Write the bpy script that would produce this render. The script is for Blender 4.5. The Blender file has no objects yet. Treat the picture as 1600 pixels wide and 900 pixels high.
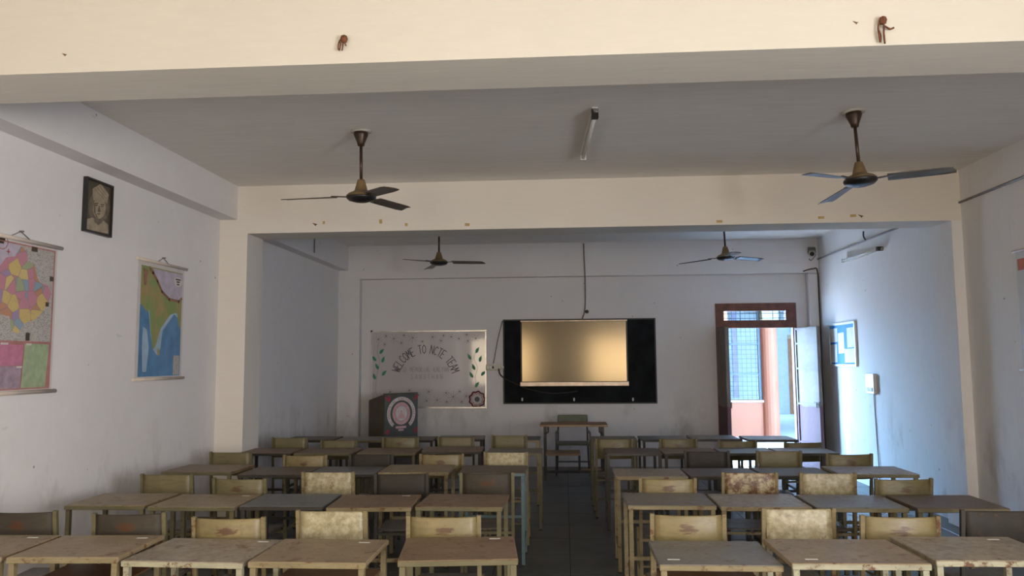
import bpy, bmesh, math, random
import numpy as np
from mathutils import Vector, Matrix
random.seed(7)
D = bpy.data
SC = bpy.context.scene
COL = SC.collection
PI = math.pi

# ------------------------------------------------------------------ camera
F_PX, YAW, PITCH, ROLL, CAM_H = 1207.62, 0.0671, 0.0937, -0.0072, 1.6692
def cam_axes():
    cy, sy, cp, sp = math.cos(YAW), math.sin(YAW), math.cos(PITCH), math.sin(PITCH)
    f = Vector((-sy*cp, cy*cp, sp)); r = Vector((cy, sy, 0)); u = r.cross(f)
    c, s = math.cos(ROLL), math.sin(ROLL)
    return c*r + s*u, -s*r + c*u, f
CR, CU, CF = cam_axes()
CO = Vector((0, 0, CAM_H))
cam = D.cameras.new('camera'); camo = D.objects.new('camera', cam); COL.objects.link(camo)
cam.sensor_fit = 'HORIZONTAL'; cam.sensor_width = 36.0; cam.lens = F_PX*36.0/1600.0
cam.clip_start = .05; cam.clip_end = 200
camo.matrix_world = Matrix(((CR.x, CU.x, -CF.x, CO.x), (CR.y, CU.y, -CF.y, CO.y), (CR.z, CU.z, -CF.z, CO.z), (0, 0, 0, 1)))
SC.camera = camo
def at(px, py, ax, val):
    """photo pixel -> world point on the plane coordinate[ax] == val"""
    d = CF + CR*((px-800)/F_PX) - CU*((py-450)/F_PX)
    return CO + d*((val-CO[ax])/d[ax])

# ------------------------------------------------------------------ world, sun, window light, added side fill, exposure
W = D.worlds.new('sky'); SC.world = W; W.use_nodes = True
bg = W.node_tree.nodes['Background']
bg.inputs[0].default_value = (.31, .61, 1.0, 1); bg.inputs[1].default_value = 51.0
sun = D.lights.new('sun', 'SUN'); sun.energy = 44.0; sun.angle = math.radians(.6); sun.color = (1, .95, .86)
suno = D.objects.new('sun', sun); COL.objects.link(suno)
suno.rotation_euler = Vector((.0, -.15, -1)).to_track_quat('-Z', 'Y').to_euler()   # runs along the courtyard
REAR_Y = -2.9
REAR_WINDOWS = [(-3.36, -1.1, .78, 2.5), (.87, 3.15, .78, 2.5)]
for i, (x0, x1, z0, z1) in enumerate(REAR_WINDOWS):          # daylight standing in the two rear windows
    l = D.lights.new('rear_window_daylight', 'AREA'); l.shape = 'RECTANGLE'; l.size = x1-x0-.1; l.size_y = z1-z0-.1
    l.energy = 114; l.color = (1, .81, .57)
    o = D.objects.new('rear_window_daylight', l); COL.objects.link(o)
    o.location = ((x0+x1)/2, REAR_Y-.04, (z0+z1)/2)
    o.rotation_euler = (PI/2, 0, 0)      # -Z towards +Y
FILL_WINDOW = (-2.0, .3, .85, 2.45)                             # side window and its lamp, added to brighten the left wall
l = D.lights.new('side_fill_light', 'AREA'); l.shape = 'RECTANGLE'; l.size = 2.2; l.size_y = 1.5; l.energy = 320; l.color = (.91, .95, 1)
o = D.objects.new('side_fill_light', l); COL.objects.link(o); o.location = (3.966+.04, -.85, 1.65); o.rotation_euler = (PI/2, 0, PI/2)
vs = SC.view_settings
vs.view_transform = 'Standard'; vs.look = 'None'; vs.gamma = 1; vs.use_curve_mapping = False; vs.exposure = 0.06

# ------------------------------------------------------------------ node helpers
MATS = {}
def nmat(name):
    m = D.materials.new(name); m.use_nodes = True
    nt = m.node_tree; b = nt.nodes['Principled BSDF']
    MATS[name] = m
    return m, nt, b
def node(nt, t, **kw):
    n = nt.nodes.new(t)
    for k, v in kw.items(): setattr(n, k, v)
    return n
def coords(nt, scale=(1, 1, 1), kind='Object'):
    tc = node(nt, 'ShaderNodeTexCoord'); mp = node(nt, 'ShaderNodeMapping')
    mp.inputs['Scale'].default_value = scale
    nt.links.new(tc.outputs[kind], mp.inputs['Vector'])
    return mp.outputs['Vector']
def rnd_offset(nt, vec, amt=37.0):
    oi = node(nt, 'ShaderNodeObjectInfo'); mul = node(nt, 'ShaderNodeMath', operation='MULTIPLY'); mul.inputs[1].default_value = amt
    nt.links.new(oi.outputs['Random'], mul.inputs[0])
    va = node(nt, 'ShaderNodeVectorMath', operation='ADD')
    nt.links.new(vec, va.inputs[0]); nt.links.new(mul.outputs[0], va.inputs[1])
    return va.outputs[0]
def noise(nt, vec, scale, detail=4, rough=.55):
    n = node(nt, 'ShaderNodeTexNoise'); n.inputs['Scale'].default_value = scale; n.inputs['Detail'].default_value = detail
    n.inputs['Roughness'].default_value = rough
    nt.links.new(vec, n.inputs['Vector']); return n.outputs['Fac']
def ramp(nt, fac, p0, p1, c0=(0, 0, 0, 1), c1=(1, 1, 1, 1)):
    r = node(nt, 'ShaderNodeValToRGB'); e = r.color_ramp.elements
    e[0].position = p0; e[1].position = p1; e[0].color = c0; e[1].color = c1
    nt.links.new(fac, r.inputs['Fac']); return r.outputs['Color']
def mix(nt, fac, a, b):
    m = node(nt, 'ShaderNodeMix', data_type='RGBA')
    for sock, v in ((0, fac), (6, a), (7, b)):
        if isinstance(v, (int, float)): m.inputs[sock].default_value = v
        elif isinstance(v, tuple): m.inputs[sock].default_value = (*v[:3], 1)
        else: nt.links.new(v, m.inputs[sock])
    return m.outputs[2]
def mul(nt, a, b):
    m = node(nt, 'ShaderNodeMath', operation='MULTIPLY')
    for i, v in enumerate((a, b)):
        if isinstance(v, (int, float)): m.inputs[i].default_value = v
        else: nt.links.new(v, m.inputs[i])
    return m.outputs[0]
def bump(nt, b, h, strength=.2, dist=.01):
    n = node(nt, 'ShaderNodeBump'); n.inputs['Strength'].default_value = strength; n.inputs['Distance'].default_value = dist
    nt.links.new(h, n.inputs['Height']); nt.links.new(n.outputs['Normal'], b.inputs['Normal'])
def setc(nt, b, c):
    if isinstance(c, tuple): b.inputs['Base Color'].default_value = (*c[:3], 1)
    else: nt.links.new(c, b.inputs['Base Color'])

def plain(name, c, rough=.5, metal=0.0, var=.12, scale=9, ior=1.5):
    m, nt, b = nmat(name)
    v = rnd_offset(nt, coords(nt)); f = noise(nt, v, scale)
    dark = tuple(x*(1-var*2) for x in c); lite = tuple(min(1, x*(1+var)) for x in c)
    setc(nt, b, mix(nt, ramp(nt, f, .3, .7), dark, lite))
    b.inputs['Roughness'].default_value = rough; b.inputs['Metallic'].default_value = metal; b.inputs['IOR'].default_value = ior
    return m

def plaster(name, c, spots=True, streak=(1, 1, 1), streak_amt=.06, grime=True, rough=.85):
    m, nt, b = nmat(name)
    v = coords(nt); vst = coords(nt, streak)
    f1 = noise(nt, v, .9, 3); f2 = noise(nt, vst, 7, 5, .6)
    col = mix(nt, ramp(nt, f1, .3, .7), tuple(x*.95 for x in c), c)
    col = mix(nt, mul(nt, ramp(nt, f2, .35, .7), streak_amt*3), col, tuple(x*.82 for x in c))
    if spots:
        vo = node(nt, 'ShaderNodeTexVoronoi'); vo.inputs['Scale'].default_value = 4.2; nt.links.new(v, vo.inputs['Vector'])
        wob = noise(nt, v, 55, 3)
        add = node(nt, 'ShaderNodeMath', operation='MULTIPLY_ADD'); add.inputs[1].default_value = .10
        nt.links.new(wob, add.inputs[0]); nt.links.new(vo.outputs['Distance'], add.inputs[2])
        s1 = ramp(nt, add.outputs[0], .085, .10, (1, 1, 1, 1), (0, 0, 0, 1))
        keep = ramp(nt, noise(nt, v, 1.7, 2), .40, .45)
        col = mix(nt, mul(nt, mul(nt, s1, keep), .75), col, (.16, .13, .11))
        vc = coords(nt, (14, 1.6, 3.5)); sc = ramp(nt, noise(nt, vc, 3, 2), .74, .78)     # scratches and rubbed smears
        col = mix(nt, mul(nt, sc, .18), col, (.25, .22, .2))
    if grime:   # chair-back grime, in blotches up to table height
        sx = node(nt, 'ShaderNodeSeparateXYZ'); nt.links.new(v, sx.inputs[0])
        mr = node(nt, 'ShaderNodeMapRange'); mr.inputs['From Min'].default_value = 1.25; mr.inputs['From Max'].default_value = .7
        nt.links.new(sx.outputs['Z'], mr.inputs['Value'])
        gn = ramp(nt, noise(nt, coords(nt, (1, 1, .45)), 2.4, 5, .65), .5, .72)
        col = mix(nt, mul(nt, mul(nt, mr.outputs[0], gn), .55), col, (.26, .24, .2))
    setc(nt, b, col); b.inputs['Roughness'].default_value = rough
    b.inputs['Specular IOR Level'].default_value = .25
    bump(nt, b, f2, .12, .01)
    return m

def painted_steel(name, c, rust=.3, patch=False, chalk=0.0, rough=.42, edge=.0, spec=.5):
    """enamel on sheet steel, rust showing through; patch = one rubbed rusty area about the piece's own middle"""
    m, nt, b = nmat(name)
    vo = coords(nt); v = rnd_offset(nt, vo)
    base = mix(nt, ramp(nt, noise(nt, v, 6, 4), .3, .72), tuple(x*.72 for x in c), c)
    base = mix(nt, mul(nt, ramp(nt, noise(nt, rnd_offset(nt, coords(nt, (2.2, 14, 14))), 4, 5, .65), .48, .68), .6), base, tuple(x*.55 for x in c))
    if chalk:
        base = mix(nt, mul(nt, ramp(nt, noise(nt, v, 26, 5, .7), .42, .62), chalk), base, (.56, .51, .37))
    fine = noise(nt, v, 42, 5, .7)
    if rust:
        base = mix(nt, mul(nt, ramp(nt, noise(nt, v, 15, 6, .72), .62-.1*rust, .68-.06*rust), min(1, .35+rust)), base, (.105, .038, .012))
    if patch:
        gx = node(nt, 'ShaderNodeSeparateXYZ'); nt.links.new(vo, gx.inputs[0])
        mp = node(nt, 'ShaderNodeMapping'); mp.inputs['Scale'].default_value = (4.5, 0, 9); mp.inputs['Location'].default_value = (0, 0, -9*.775)
        nt.links.new(vo, mp.inputs['Vector'])
        ln = node(nt, 'ShaderNodeVectorMath', operation='LENGTH'); nt.links.new(mp.outputs[0], ln.inputs[0])
        wb = node(nt, 'ShaderNodeMath', operation='MULTIPLY_ADD'); wb.inputs[1].default_value = .87
        nt.links.new(noise(nt, rnd_offset(nt, coords(nt, (12, 12, 60))), 1.0, 5, .7), wb.inputs[0]); nt.links.new(ln.outputs['Value'], wb.inputs[2])
        base = mix(nt, mul(nt, ramp(nt, wb.outputs[0], .57, .67, (1, 1, 1, 1), (0, 0, 0, 1)), .9), base, (.072, .027, .009))
    setc(nt, b, base)
    rr = node(nt, 'ShaderNodeMapRange'); rr.inputs['To Min'].default_value = rough-.12; rr.inputs['To Max'].default_value = rough+.2
    nt.links.new(fine, rr.inputs['Value']); nt.links.new(rr.outputs[0], b.inputs['Roughness'])
    b.inputs['Specular IOR Level'].default_value = spec
    bump(nt, b, noise(nt, v, 14, 4), .18, .004)
    return m

# ------------------------------------------------------------------ mesh helpers
class MB:
    def __init__(s): s.v = []; s.f = []; s.sm = []
    def add(s, vs, fs, smooth=False):
        o = len(s.v); s.v += [tuple(p) for p in vs]; s.f += [tuple(i+o for i in f) for f in fs]; s.sm += [smooth]*len(fs); return s
    def box(s, x0, x1, y0, y1, z0, z1):
        return s.add([(x0, y0, z0), (x1, y0, z0), (x1, y1, z0), (x0, y1, z0), (x0, y0, z1), (x1, y0, z1), (x1, y1, z1), (x0, y1, z1)],
              [(0, 3, 2, 1), (4, 5, 6, 7), (0, 1, 5, 4), (1, 2, 6, 5), (2, 3, 7, 6), (3, 0, 4, 7)])
    def bbox(s, x0, x1, y0, y1, z0, z1, b):
        """box with chamfered edges"""
        vs = []; X, Y, Z = (x0, x1), (y0, y1), (z0, z1); idx = {}
        for i in (0, 1):
            for j in (0, 1):
                for k in (0, 1):
                    sx, sy, sz = 1-2*i, 1-2*j, 1-2*k
                    for a in range(3):
                        idx[i, j, k, a] = len(vs)
                        vs.append((X[i]+(0 if a == 0 else sx*b), Y[j]+(0 if a == 1 else sy*b), Z[k]+(0 if a == 2 else sz*b)))
        fs = []
        cyc = [(0, 0), (1, 0), (1, 1), (0, 1)]
        for i in (0, 1):
            fs.append([idx[i, p, q, 0] for p, q in cyc]); fs.append([idx[p, i, q, 1] for p, q in cyc]); fs.append([idx[p, q, i, 2] for p, q in cyc])
        for i in (0, 1):
            for j in (0, 1):
                fs.append([idx[i, j, 0, 0], idx[i, j, 1, 0], idx[i, j, 1, 1], idx[i, j, 0, 1]])
                fs.append([idx[i, 0, j, 0], idx[i, 1, j, 0], idx[i, 1, j, 2], idx[i, 0, j, 2]])
                fs.append([idx[0, i, j, 1], idx[1, i, j, 1], idx[1, i, j, 2], idx[0, i, j, 2]])
                for k in (0, 1): fs.append([idx[i, j, k, a] for a in range(3)])
        return s.add(vs, fs)
    def bar(s, p, q, w, d=None, up=(0, 0, 1)):
        """square bar from p to q"""
        d = d or w; p, q = Vector(p), Vector(q); t = (q-p).normalized(); u = Vector(up)
        if abs(t.dot(u)) > .9: u = Vector((0, 1, 0))
        a = t.cross(u).normalized(); b = a.cross(t)
        c = [(-1, -1), (1, -1), (1, 1), (-1, 1)]
        return s.add([P + a*(x*w/2) + b*(y*d/2) for P in (p, q) for x, y in c],
                     [(3, 2, 1, 0), (4, 5, 6, 7)] + [(i, (i+1) % 4, (i+1) % 4+4, i+4) for i in range(4)])
    def tube(s, pts, r, n=8, closed=False):
        pts = [Vector(p) for p in pts]; N = len(pts); rings = []
        prev = None
        for i, p in enumerate(pts):
            t = (pts[(i+1) % N] - pts[i-1]) if (closed or 0 < i < N-1) else (pts[1]-pts[0] if i == 0 else pts[-1]-pts[-2])
            t.normalize()
            if prev is None:
                a = t.orthogonal().normalized()
            else:
                a = (prev - t*prev.dot(t)); a = a.normalized() if a.length > 1e-6 else t.orthogonal().normalized()
            prev = a; b = t.cross(a); rr = r[i] if isinstance(r, (list, tuple)) else r
            rings.append([p + (a*math.cos(2*PI*k/n) + b*math.sin(2*PI*k/n))*rr for k in range(n)])
        fs = [(i*n+k, i*n+(k+1) % n, ((i+1) % N)*n+(k+1) % n, ((i+1) % N)*n+k) for i in range(N if closed else N-1) for k in range(n)]
        s.add([v for R in rings for v in R], fs, True)
        if not closed:
            o = len(s.v)-N*n; s.f += [tuple(o+k for k in reversed(range(n))), tuple(o+(N-1)*n+k for k in range(n))]; s.sm += [False, False]
        return s
    def lathe(s, prof, c=(0, 0, 0), n=24, smooth=True):
        vs = []; N = len(prof)
        for r, z in prof: vs += [(c[0]+r*math.cos(2*PI*k/n), c[1]+r*math.sin(2*PI*k/n), c[2]+z) for k in range(n)]
        fs = [(i*n+k, i*n+(k+1) % n, (i+1)*n+(k+1) % n, (i+1)*n+k) for i in range(N-1) for k in range(n)]
        s.add(vs, fs, smooth)
        o = len(s.v)-N*n; s.f += [tuple(o+k for k in reversed(range(n))), tuple(o+(N-1)*n+k for k in range(n))]; s.sm += [False, False]
        return s
    def prism(s, poly, to3, t0, t1):
        """polygon in 2-D, extruded; to3(u, v, t) -> point"""
        n = len(poly)
        return s.add([to3(u, v, t) for t in (t0, t1) for u, v in poly],
                     [tuple(reversed(range(n))), tuple(range(n, 2*n))] + [(i, (i+1) % n, (i+1) % n+n, i+n) for i in range(n)])
    def ribbon(s, pts, w, to3, t0, t1):
        """flat stroke along 2-D points"""
        for (a, b), (c, d) in zip(pts, pts[1:]):
            L = math.hypot(c-a, d-b) or 1; ux, uy = (c-a)/L, (d-b)/L; nx, ny = -uy*w/2, ux*w/2; e = w*.35
            s.prism([(a-ux*e+nx, b-uy*e+ny), (a-ux*e-nx, b-uy*e-ny), (c+ux*e-nx, d+uy*e-ny), (c+ux*e+nx, d+uy*e+ny)], to3, t0, t1)
        return s
    def mesh(s, name):
        me = D.meshes.new(name); me.from_pydata(s.v, [], s.f); me.validate()
        if len(me.polygons) == len(s.sm): me.polygons.foreach_set('use_smooth', s.sm)
        bm = bmesh.new(); bm.from_mesh(me); bmesh.ops.recalc_face_normals(bm, faces=bm.faces); bm.to_mesh(me); bm.free()
        return me
    def build(s, name, m, parent=None, loc=None):
        me = s.mesh(name); me.materials.append(MATS[m] if isinstance(m, str) else m)
        return link(name, me, parent, loc)
def link(name, me, parent=None, loc=None):
    o = D.objects.new(name, me); COL.objects.link(o)
    if parent: o.parent = parent
    if loc is not None: o.location = loc
    return o
def thing(name, label, cat, loc=(0, 0, 0), rz=0, group=None):
    o = D.objects.new(name, None); COL.objects.link(o); o.empty_display_size = .1
    o.location = loc; o.rotation_euler = (0, 0, rz)
    return tag(o, label, cat, group)
def tag(o, label, cat, group=None):
    o['label'] = label; o['category'] = cat
    if group: o['group'] = group
    return o
def struct(o, label=None):
    o['kind'] = 'structure'
    if label: o['label'] = label
    return o
def smooth_all(o):
    for p in o.data.polygons: p.use_smooth = True
    return o

# ------------------------------------------------------------------ materials
plaster('plaster_wall', (.78, .755, .755))
plaster('plaster_right', (.78, .77, .775), streak=(6, 6, .6), streak_amt=.08)
plaster('plaster_beam', (.74, .695, .645), spots=False, grime=False, streak=(1, 6, 6))
plaster('plaster_beam_dimmed', (.585, .545, .475), spots=False, grime=False, streak=(1, 6, 6))  # beam plaster darkened to offset the strong light on the front beam
plaster('plaster_back', (.70, .685, .70))
plaster('plaster_ceiling', (.87, .83, .785), spots=False, grime=False, streak=(.35, 3.5, 1), streak_amt=.16)
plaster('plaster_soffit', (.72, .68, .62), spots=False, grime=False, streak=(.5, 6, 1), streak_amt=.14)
def stone(name, c):
    m, nt, b = nmat(name)
    v = rnd_offset(nt, coords(nt), 91)
    col = mix(nt, ramp(nt, noise(nt, v, 3, 6, .65), .3, .75), tuple(x*.7 for x in c), tuple(x*1.25 for x in c))
    setc(nt, b, col); b.inputs['Roughness'].default_value = .33; b.inputs['Specular IOR Level'].default_value = .4
    bump(nt, b, noise(nt, v, 30, 3), .06, .004)
stone('stone_slab', (.085, .09, .088))
plain('sky_block', (.6, .58, .52), .6, var=.03); plain('joint', (.05, .05, .048), .8)
# desk tops, frames and chairs
painted_steel('top_tan', (.30, .225, .135), .55, rough=.40)
painted_steel('top_brown', (.22, .145, .088), .7, rough=.42)
painted_steel('top_dark', (.135, .098, .072), .6, rough=.42)
painted_steel('top_grey', (.20, .185, .16), .5, rough=.36)
painted_steel('top_slate', (.145, .15, .152), .12, rough=.36)
painted_steel('top_rubbed', (.27, .22, .165), .55, chalk=.25, rough=.34)
painted_steel('frame_cream', (.25, .20, .105), .65, rough=.45)
painted_steel('frame_olive', (.15, .13, .066), .3, rough=.45)
painted_steel('frame_pale', (.38, .36, .25), .8, rough=.45)
painted_steel('frame_dark', (.04, .036, .028), .15, rough=.45)
painted_steel('frame_blue', (.115, .19, .21), .15, rough=.45)
painted_steel('back_cream', (.22, .17, .072), .12, patch=True, rough=.38)
painted_steel('back_olive', (.145, .122, .053), .12, patch=True, rough=.4)
painted_steel('back_plain', (.155, .128, .058), .1, rough=.42)
painted_steel('back_pale', (.31, .26, .14), .3, chalk=.45, rough=.36)
painted_steel('back_rusty', (.42, .33, .18), 2.0, chalk=.3, rough=.4)
painted_steel('back_dark', (.032, .027, .021), .15, rough=.5, spec=.25)
painted_steel('back_grey', (.05, .040, .028), .2, patch=True, rough=.5, spec=.25)
painted_steel('seat_dark', (.12, .105, .085), .3, rough=.35)
painted_steel('shelf_rust', (.17, .075, .035), .4, rough=.55)
plain('sticker', (.75, .75, .72), .6, var=.05)
plain('black_steel', (.014, .014, .016), .4)
plain('table_wood', (.36, .215, .11), .45, var=.2, scale=3)
plain('green_panel', (.075, .09, .05), .45)
plain('rubber', (.012, .012, .012), .7)
# wall things
plain('chalkboard', (.010, .012, .014), .75, var=.3, scale=4); MATS['chalkboard'].node_tree.nodes['Principled BSDF'].inputs['Specular IOR Level'].default_value = .12
plain('board_frame', (.05, .05, .05), .6)
plain('aluminium', (.55, .53, .50), .32, .9)
plain('tv_frame', (.45, .36, .29), .35, .6)
m, nt, b = nmat('tv_glass'); setc(nt, b, (.02, .017, .013)); b.inputs['Roughness'].default_value = .13; b.inputs['IOR'].default_value = 1.9; b.inputs['Specular Tint'].default_value = (1, .80, .52, 1)
m, nt, b = nmat('whiteboard'); setc(nt, b, (.50, .47, .475)); b.inputs['Roughness'].default_value = .06; b.inputs['IOR'].default_value = 1.5
plain('ink_black', (.05, .05, .07), .5); plain('ink_faint', (.33, .30, .32), .5, var=.03)
plain('ink_green', (.02, .22, .12), .5); plain('ink_red', (.42, .04, .06), .5); plain('ink_grey', (.20, .16, .22), .5)
plain('white_plastic', (.68, .67, .64), .4, var=.04); plain('cream_plastic', (.55, .52, .42), .45, var=.05)
plain('black_plastic', (.015, .015, .015), .4)
plain('cable_black', (.014, .014, .014), .5); plain('cable_grey', (.16, .16, .17), .6); plain('conduit', (.25, .24, .24), .6)
plain('tube_glass', (.66, .66, .66), .25, var=.02)
plain('podium_side', (.085, .07, .042), .5); plain('podium_print', (.075, .085, .08), .5, var=.06)
plain('print_red', (.45, .035, .05), .5, var=.05); plain('print_pink', (.62, .38, .40), .5, var=.05); plain('print_white', (.62, .60, .60), .5, var=.04)
plain('print_green', (.06, .14, .07), .5)
plain('notice_blue', (.035, .22, .60), .8); plain('paper', (.66, .66, .64), .7, var=.04)
plain('fan_brown', (.055, .030, .018), .35, .3); plain('fan_gold', (.25, .17, .085), .42, .4); plain('fan_blade', (.13, .105, .085), .38, .25)
plain('fan_grey_blade', (.16, .155, .15), .4, .25); plain('fan_black', (.012, .012, .013), .35)
plain('ceiling_rose', (.55, .52, .46), .6)
plain('rope', (.14, .045, .015), .8, var=.3, scale=60); plain('tape', (.48, .34, .13), .6); plain('chip', (.13, .07, .035), .8)
plain('door_frame', (.13, .035, .016), .5, var=.25); plain('door_dark', (.06, .035, .025), .6)
def door_steel():
    m, nt, b = nmat('door_sheet'); v = coords(nt)
    col = mix(nt, ramp(nt, noise(nt, v, 3, 5), .35, .7), (.19, .155, .135), (.25, .215, .19))
    sx = node(nt, 'ShaderNodeSeparateXYZ'); nt.links.new(v, sx.inputs[0])
    wob = node(nt, 'ShaderNodeMath', operation='MULTIPLY_ADD'); wob.inputs[1].default_value = .08
    nt.links.new(noise(nt, v, 6, 3), wob.inputs[0]); nt.links.new(sx.outputs['Z'], wob.inputs[2])
    low = ramp(nt, wob.outputs[0], .98, 1.0, (1, 1, 1, 1), (0, 0, 0, 1))       # the lower part was painted mauve
    setc(nt, b, mix(nt, low, col, (.155, .09, .10))); b.inputs['Roughness'].default_value = .6; b.inputs['Specular IOR Level'].default_value = .08
    bump(nt, b, noise(nt, v, 5, 3), .5, .02)
door_steel()
m, nt, b = nmat('pane'); setc(nt, b, (.9, .95, .95)); b.inputs['Transmission Weight'].default_value = 1; b.inputs['Roughness'].default_value = .05; b.inputs['IOR'].default_value = 1.02
# courtyard
plain('court_floor', (.60, .60, .62), .8, var=.06, scale=2); plain('court_peach', (.37, .125, .065), .8, var=.04, scale=1); plain('court_cream', (.40, .32, .20), .8, var=.04, scale=1)
plain('court_white', (.50, .50, .50), .8, var=.04); plain('court_blue', (.28, .42, .50), .7); plain('court_mauve', (.42, .33, .42), .8); plain('court_brown', (.34, .13, .05), .6)
plain('court_steel', (.06, .065, .07), .5)
# maps and prints
plain('map_paper', (.62, .57, .55), .45, var=.03); plain('map_border', (.45, .20, .18), .5); plain('map_rod', (.62, .53, .46), .5, var=.05)
plain('map_sea', (.10, .25, .46), .38, var=.18, scale=5); plain('map_shelf', (.36, .50, .62), .4, var=.1, scale=8)
plain('map_lavender', (.50, .44, .54), .4, var=.1, scale=14); plain('map_ridge', (.33, .17, .10), .4, var=.2, scale=20)
m, nt, b = nmat('map_land'); v = coords(nt)
setc(nt, b, mix(nt, ramp(nt, noise(nt, v, 4.5, 6, .6), .42, .6), (.22, .30, .10), mix(nt, ramp(nt, noise(nt, v, 14, 4), .35, .65), (.42, .26, .10), (.36, .30, .13))))
b.inputs['Roughness'].default_value = .4
m, nt, b = nmat('map_districts'); v = coords(nt)
vo = node(nt, 'ShaderNodeTexVoronoi'); vo.inputs['Scale'].default_value = 12.5; nt.links.new(v, vo.inputs['Vector'])
sx = node(nt, 'ShaderNodeSeparateColor'); nt.links.new(vo.outputs['Color'], sx.inputs[0])
cr = node(nt, 'ShaderNodeValToRGB'); cr.color_ramp.interpolation = 'CONSTANT'
for i, (p, c) in enumerate([(0, (.60, .44, .16)), (.18, (.52, .22, .28)), (.36, (.24, .34, .42)), (.52, (.50, .24, .14)), (.66, (.34, .25, .42)), (.8, (.34, .38, .22)), (.9, (.62, .48, .2))]):
    e = cr.color_ramp.elements[i] if i < 2 else cr.color_ramp.elements.new(p)
    e.position = p; e.color = (*c, 1)
nt.links.new(sx.outputs[0], cr.inputs[0])
ve = node(nt, 'ShaderNodeTexVoronoi', feature='DISTANCE_TO_EDGE'); ve.inputs['Scale'].default_value = 12.5; nt.links.new(v, ve.inputs['Vector'])
col = mix(nt, ramp(nt, ve.outputs['Distance'], .01, .03, (1, 1, 1, 1), (0, 0, 0, 1)), cr.outputs[0], (.30, .2, .2))
col = mix(nt, mul(nt, ramp(nt, noise(nt, v, 60, 3), .5, .65), .25), col, (.3, .25, .25))
setc(nt, b, col); b.inputs['Roughness'].default_value = .3
m, nt, b = nmat('map_text_grey'); v = coords(nt)
setc(nt, b, mix(nt, ramp(nt, noise(nt, coords(nt, (1, 1, 3)), 70, 3, .8), .48, .6), (.50, .46, .43), (.24, .22, .2))); b.inputs['Roughness'].default_value = .35
plain('map_pink', (.55, .20, .30), .35, var=.1, scale=20); plain('map_green', (.36, .44, .26), .35, var=.12, scale=20)
plain('map_orange', (.60, .30, .18), .35, var=.1, scale=20); plain('map_mauve', (.38, .28, .34), .35, var=.15, scale=20)
plain('sepia_dark', (.035, .028, .02), .35); plain('sepia_mid', (.15, .115, .075), .35, var=.2, scale=18); plain('sepia_light', (.36, .29, .20), .35, var=.15, scale=25)
plain('sepia_shadow', (.075, .056, .036), .35)
plain('poster_white', (.60, .62, .63), .3, var=.03); plain('poster_red', (.50, .12, .05), .35)

# ------------------------------------------------------------------ the room
XL, XR, ZC, YP, YB = -3.636, 3.966, 3.54, 12.25, 12.40
T = .25
A1, A1R, A2, A2R = 3.493, 3.895, 7.893, 8.314
ZB1, ZB2 = 3.08, 3.03
floor = struct(MB().box(XL-T, XR+T, REAR_Y-T, YB+T, -.2, -.012).build('floor', 'joint'))
SL = .61
slabs = {}
def slab_mesh(w, d):
    k = (round(w, 2), round(d, 2))
    if k not in slabs:
        me = MB().bbox(.003, w-.003, .003, d-.003, -.03, 0, .002).mesh('floor_slab'); me.materials.append(MATS['stone_slab']); slabs[k] = me
    return slabs[k]
y = 2.60
while y < YB+.1:
    x = XL
    d = min(SL, YB+.15-y)
    while x < XR-.02:
        w = min(SL, XR-x); link('slab', slab_mesh(w, d), floor, (x, y, 0)); x += SL
    y += SL
MB().box(XL, XR, REAR_Y, 2.60, -.03, 0).build('slab_apron', 'stone_slab', floor)
struct(MB().box(XL-T, XR+T, REAR_Y-T, YB+T, ZC, ZC+.2).build('ceiling', 'plaster_ceiling'))
struct(MB().box(XL-T, XL, REAR_Y, YB+T, -.012, ZC).build('wall_left', 'plaster_wall'))
sw = FILL_WINDOW; wr = MB(); wr.box(XR, XR+T, sw[1], YB+T, -.012, ZC); wr.box(XR, XR+T, REAR_Y, sw[0], -.012, ZC); wr.box(XR, XR+T, sw[0], sw[1], -.012, sw[2]); wr.box(XR, XR+T, sw[0], sw[1], sw[3], ZC)
struct(wr.build('wall_right', 'plaster_right'))
# door opening in the back wall
DX0, DX1, DZ = 2.385, 3.635, 2.545
bw = MB(); bw.box(XL, DX0, YB, YB+T, -.012, ZC); bw.box(DX1, XR, YB, YB+T, -.012, ZC); bw.box(DX0, DX1, YB, YB+T, DZ, ZC)
struct(bw.build('wall_back', 'plaster_back'))
rw = MB(); xs = [XL, REAR_WINDOWS[0][0], REAR_WINDOWS[0][1], REAR_WINDOWS[1][0], REAR_WINDOWS[1][1], XR]
for i in (0, 2, 4): rw.box(xs[i], xs[i+1], REAR_Y-T, REAR_Y, -.012, ZC)
for x0, x1, z0, z1 in REAR_WINDOWS: rw.box(x0, x1, REAR_Y-T, REAR_Y, -.012, z0); rw.box(x0, x1, REAR_Y-T, REAR_Y, z1, ZC)
struct(rw.build('wall_rear', 'plaster_wall'))
# opaque panes added to keep sky light out of the rear bay openings
def window(n, x0, x1, y0, y1, z0, z1):
    e = struct(D.objects.new('window_%d' % n, None)); COL.objects.link(e); e.location = ((x0+x1)/2, (y0+y1)/2, z0)
    a, b_, h_ = (x1-x0)/2, (y1-y0)/2, z1-z0
    MB().box(-a, a, -b_, b_, 0, h_).build('sky_block_pane', 'sky_block', e)
for i, (x0, x1, z0, z1) in enumerate(REAR_WINDOWS): window(i+1, x0, x1, REAR_Y-.12, REAR_Y-.08, z0, z1)
window(3, XR+.08, XR+.12, FILL_WINDOW[0], FILL_WINDOW[1], FILL_WINDOW[2], FILL_WINDOW[3])  # side opening added for its fill light
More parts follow.
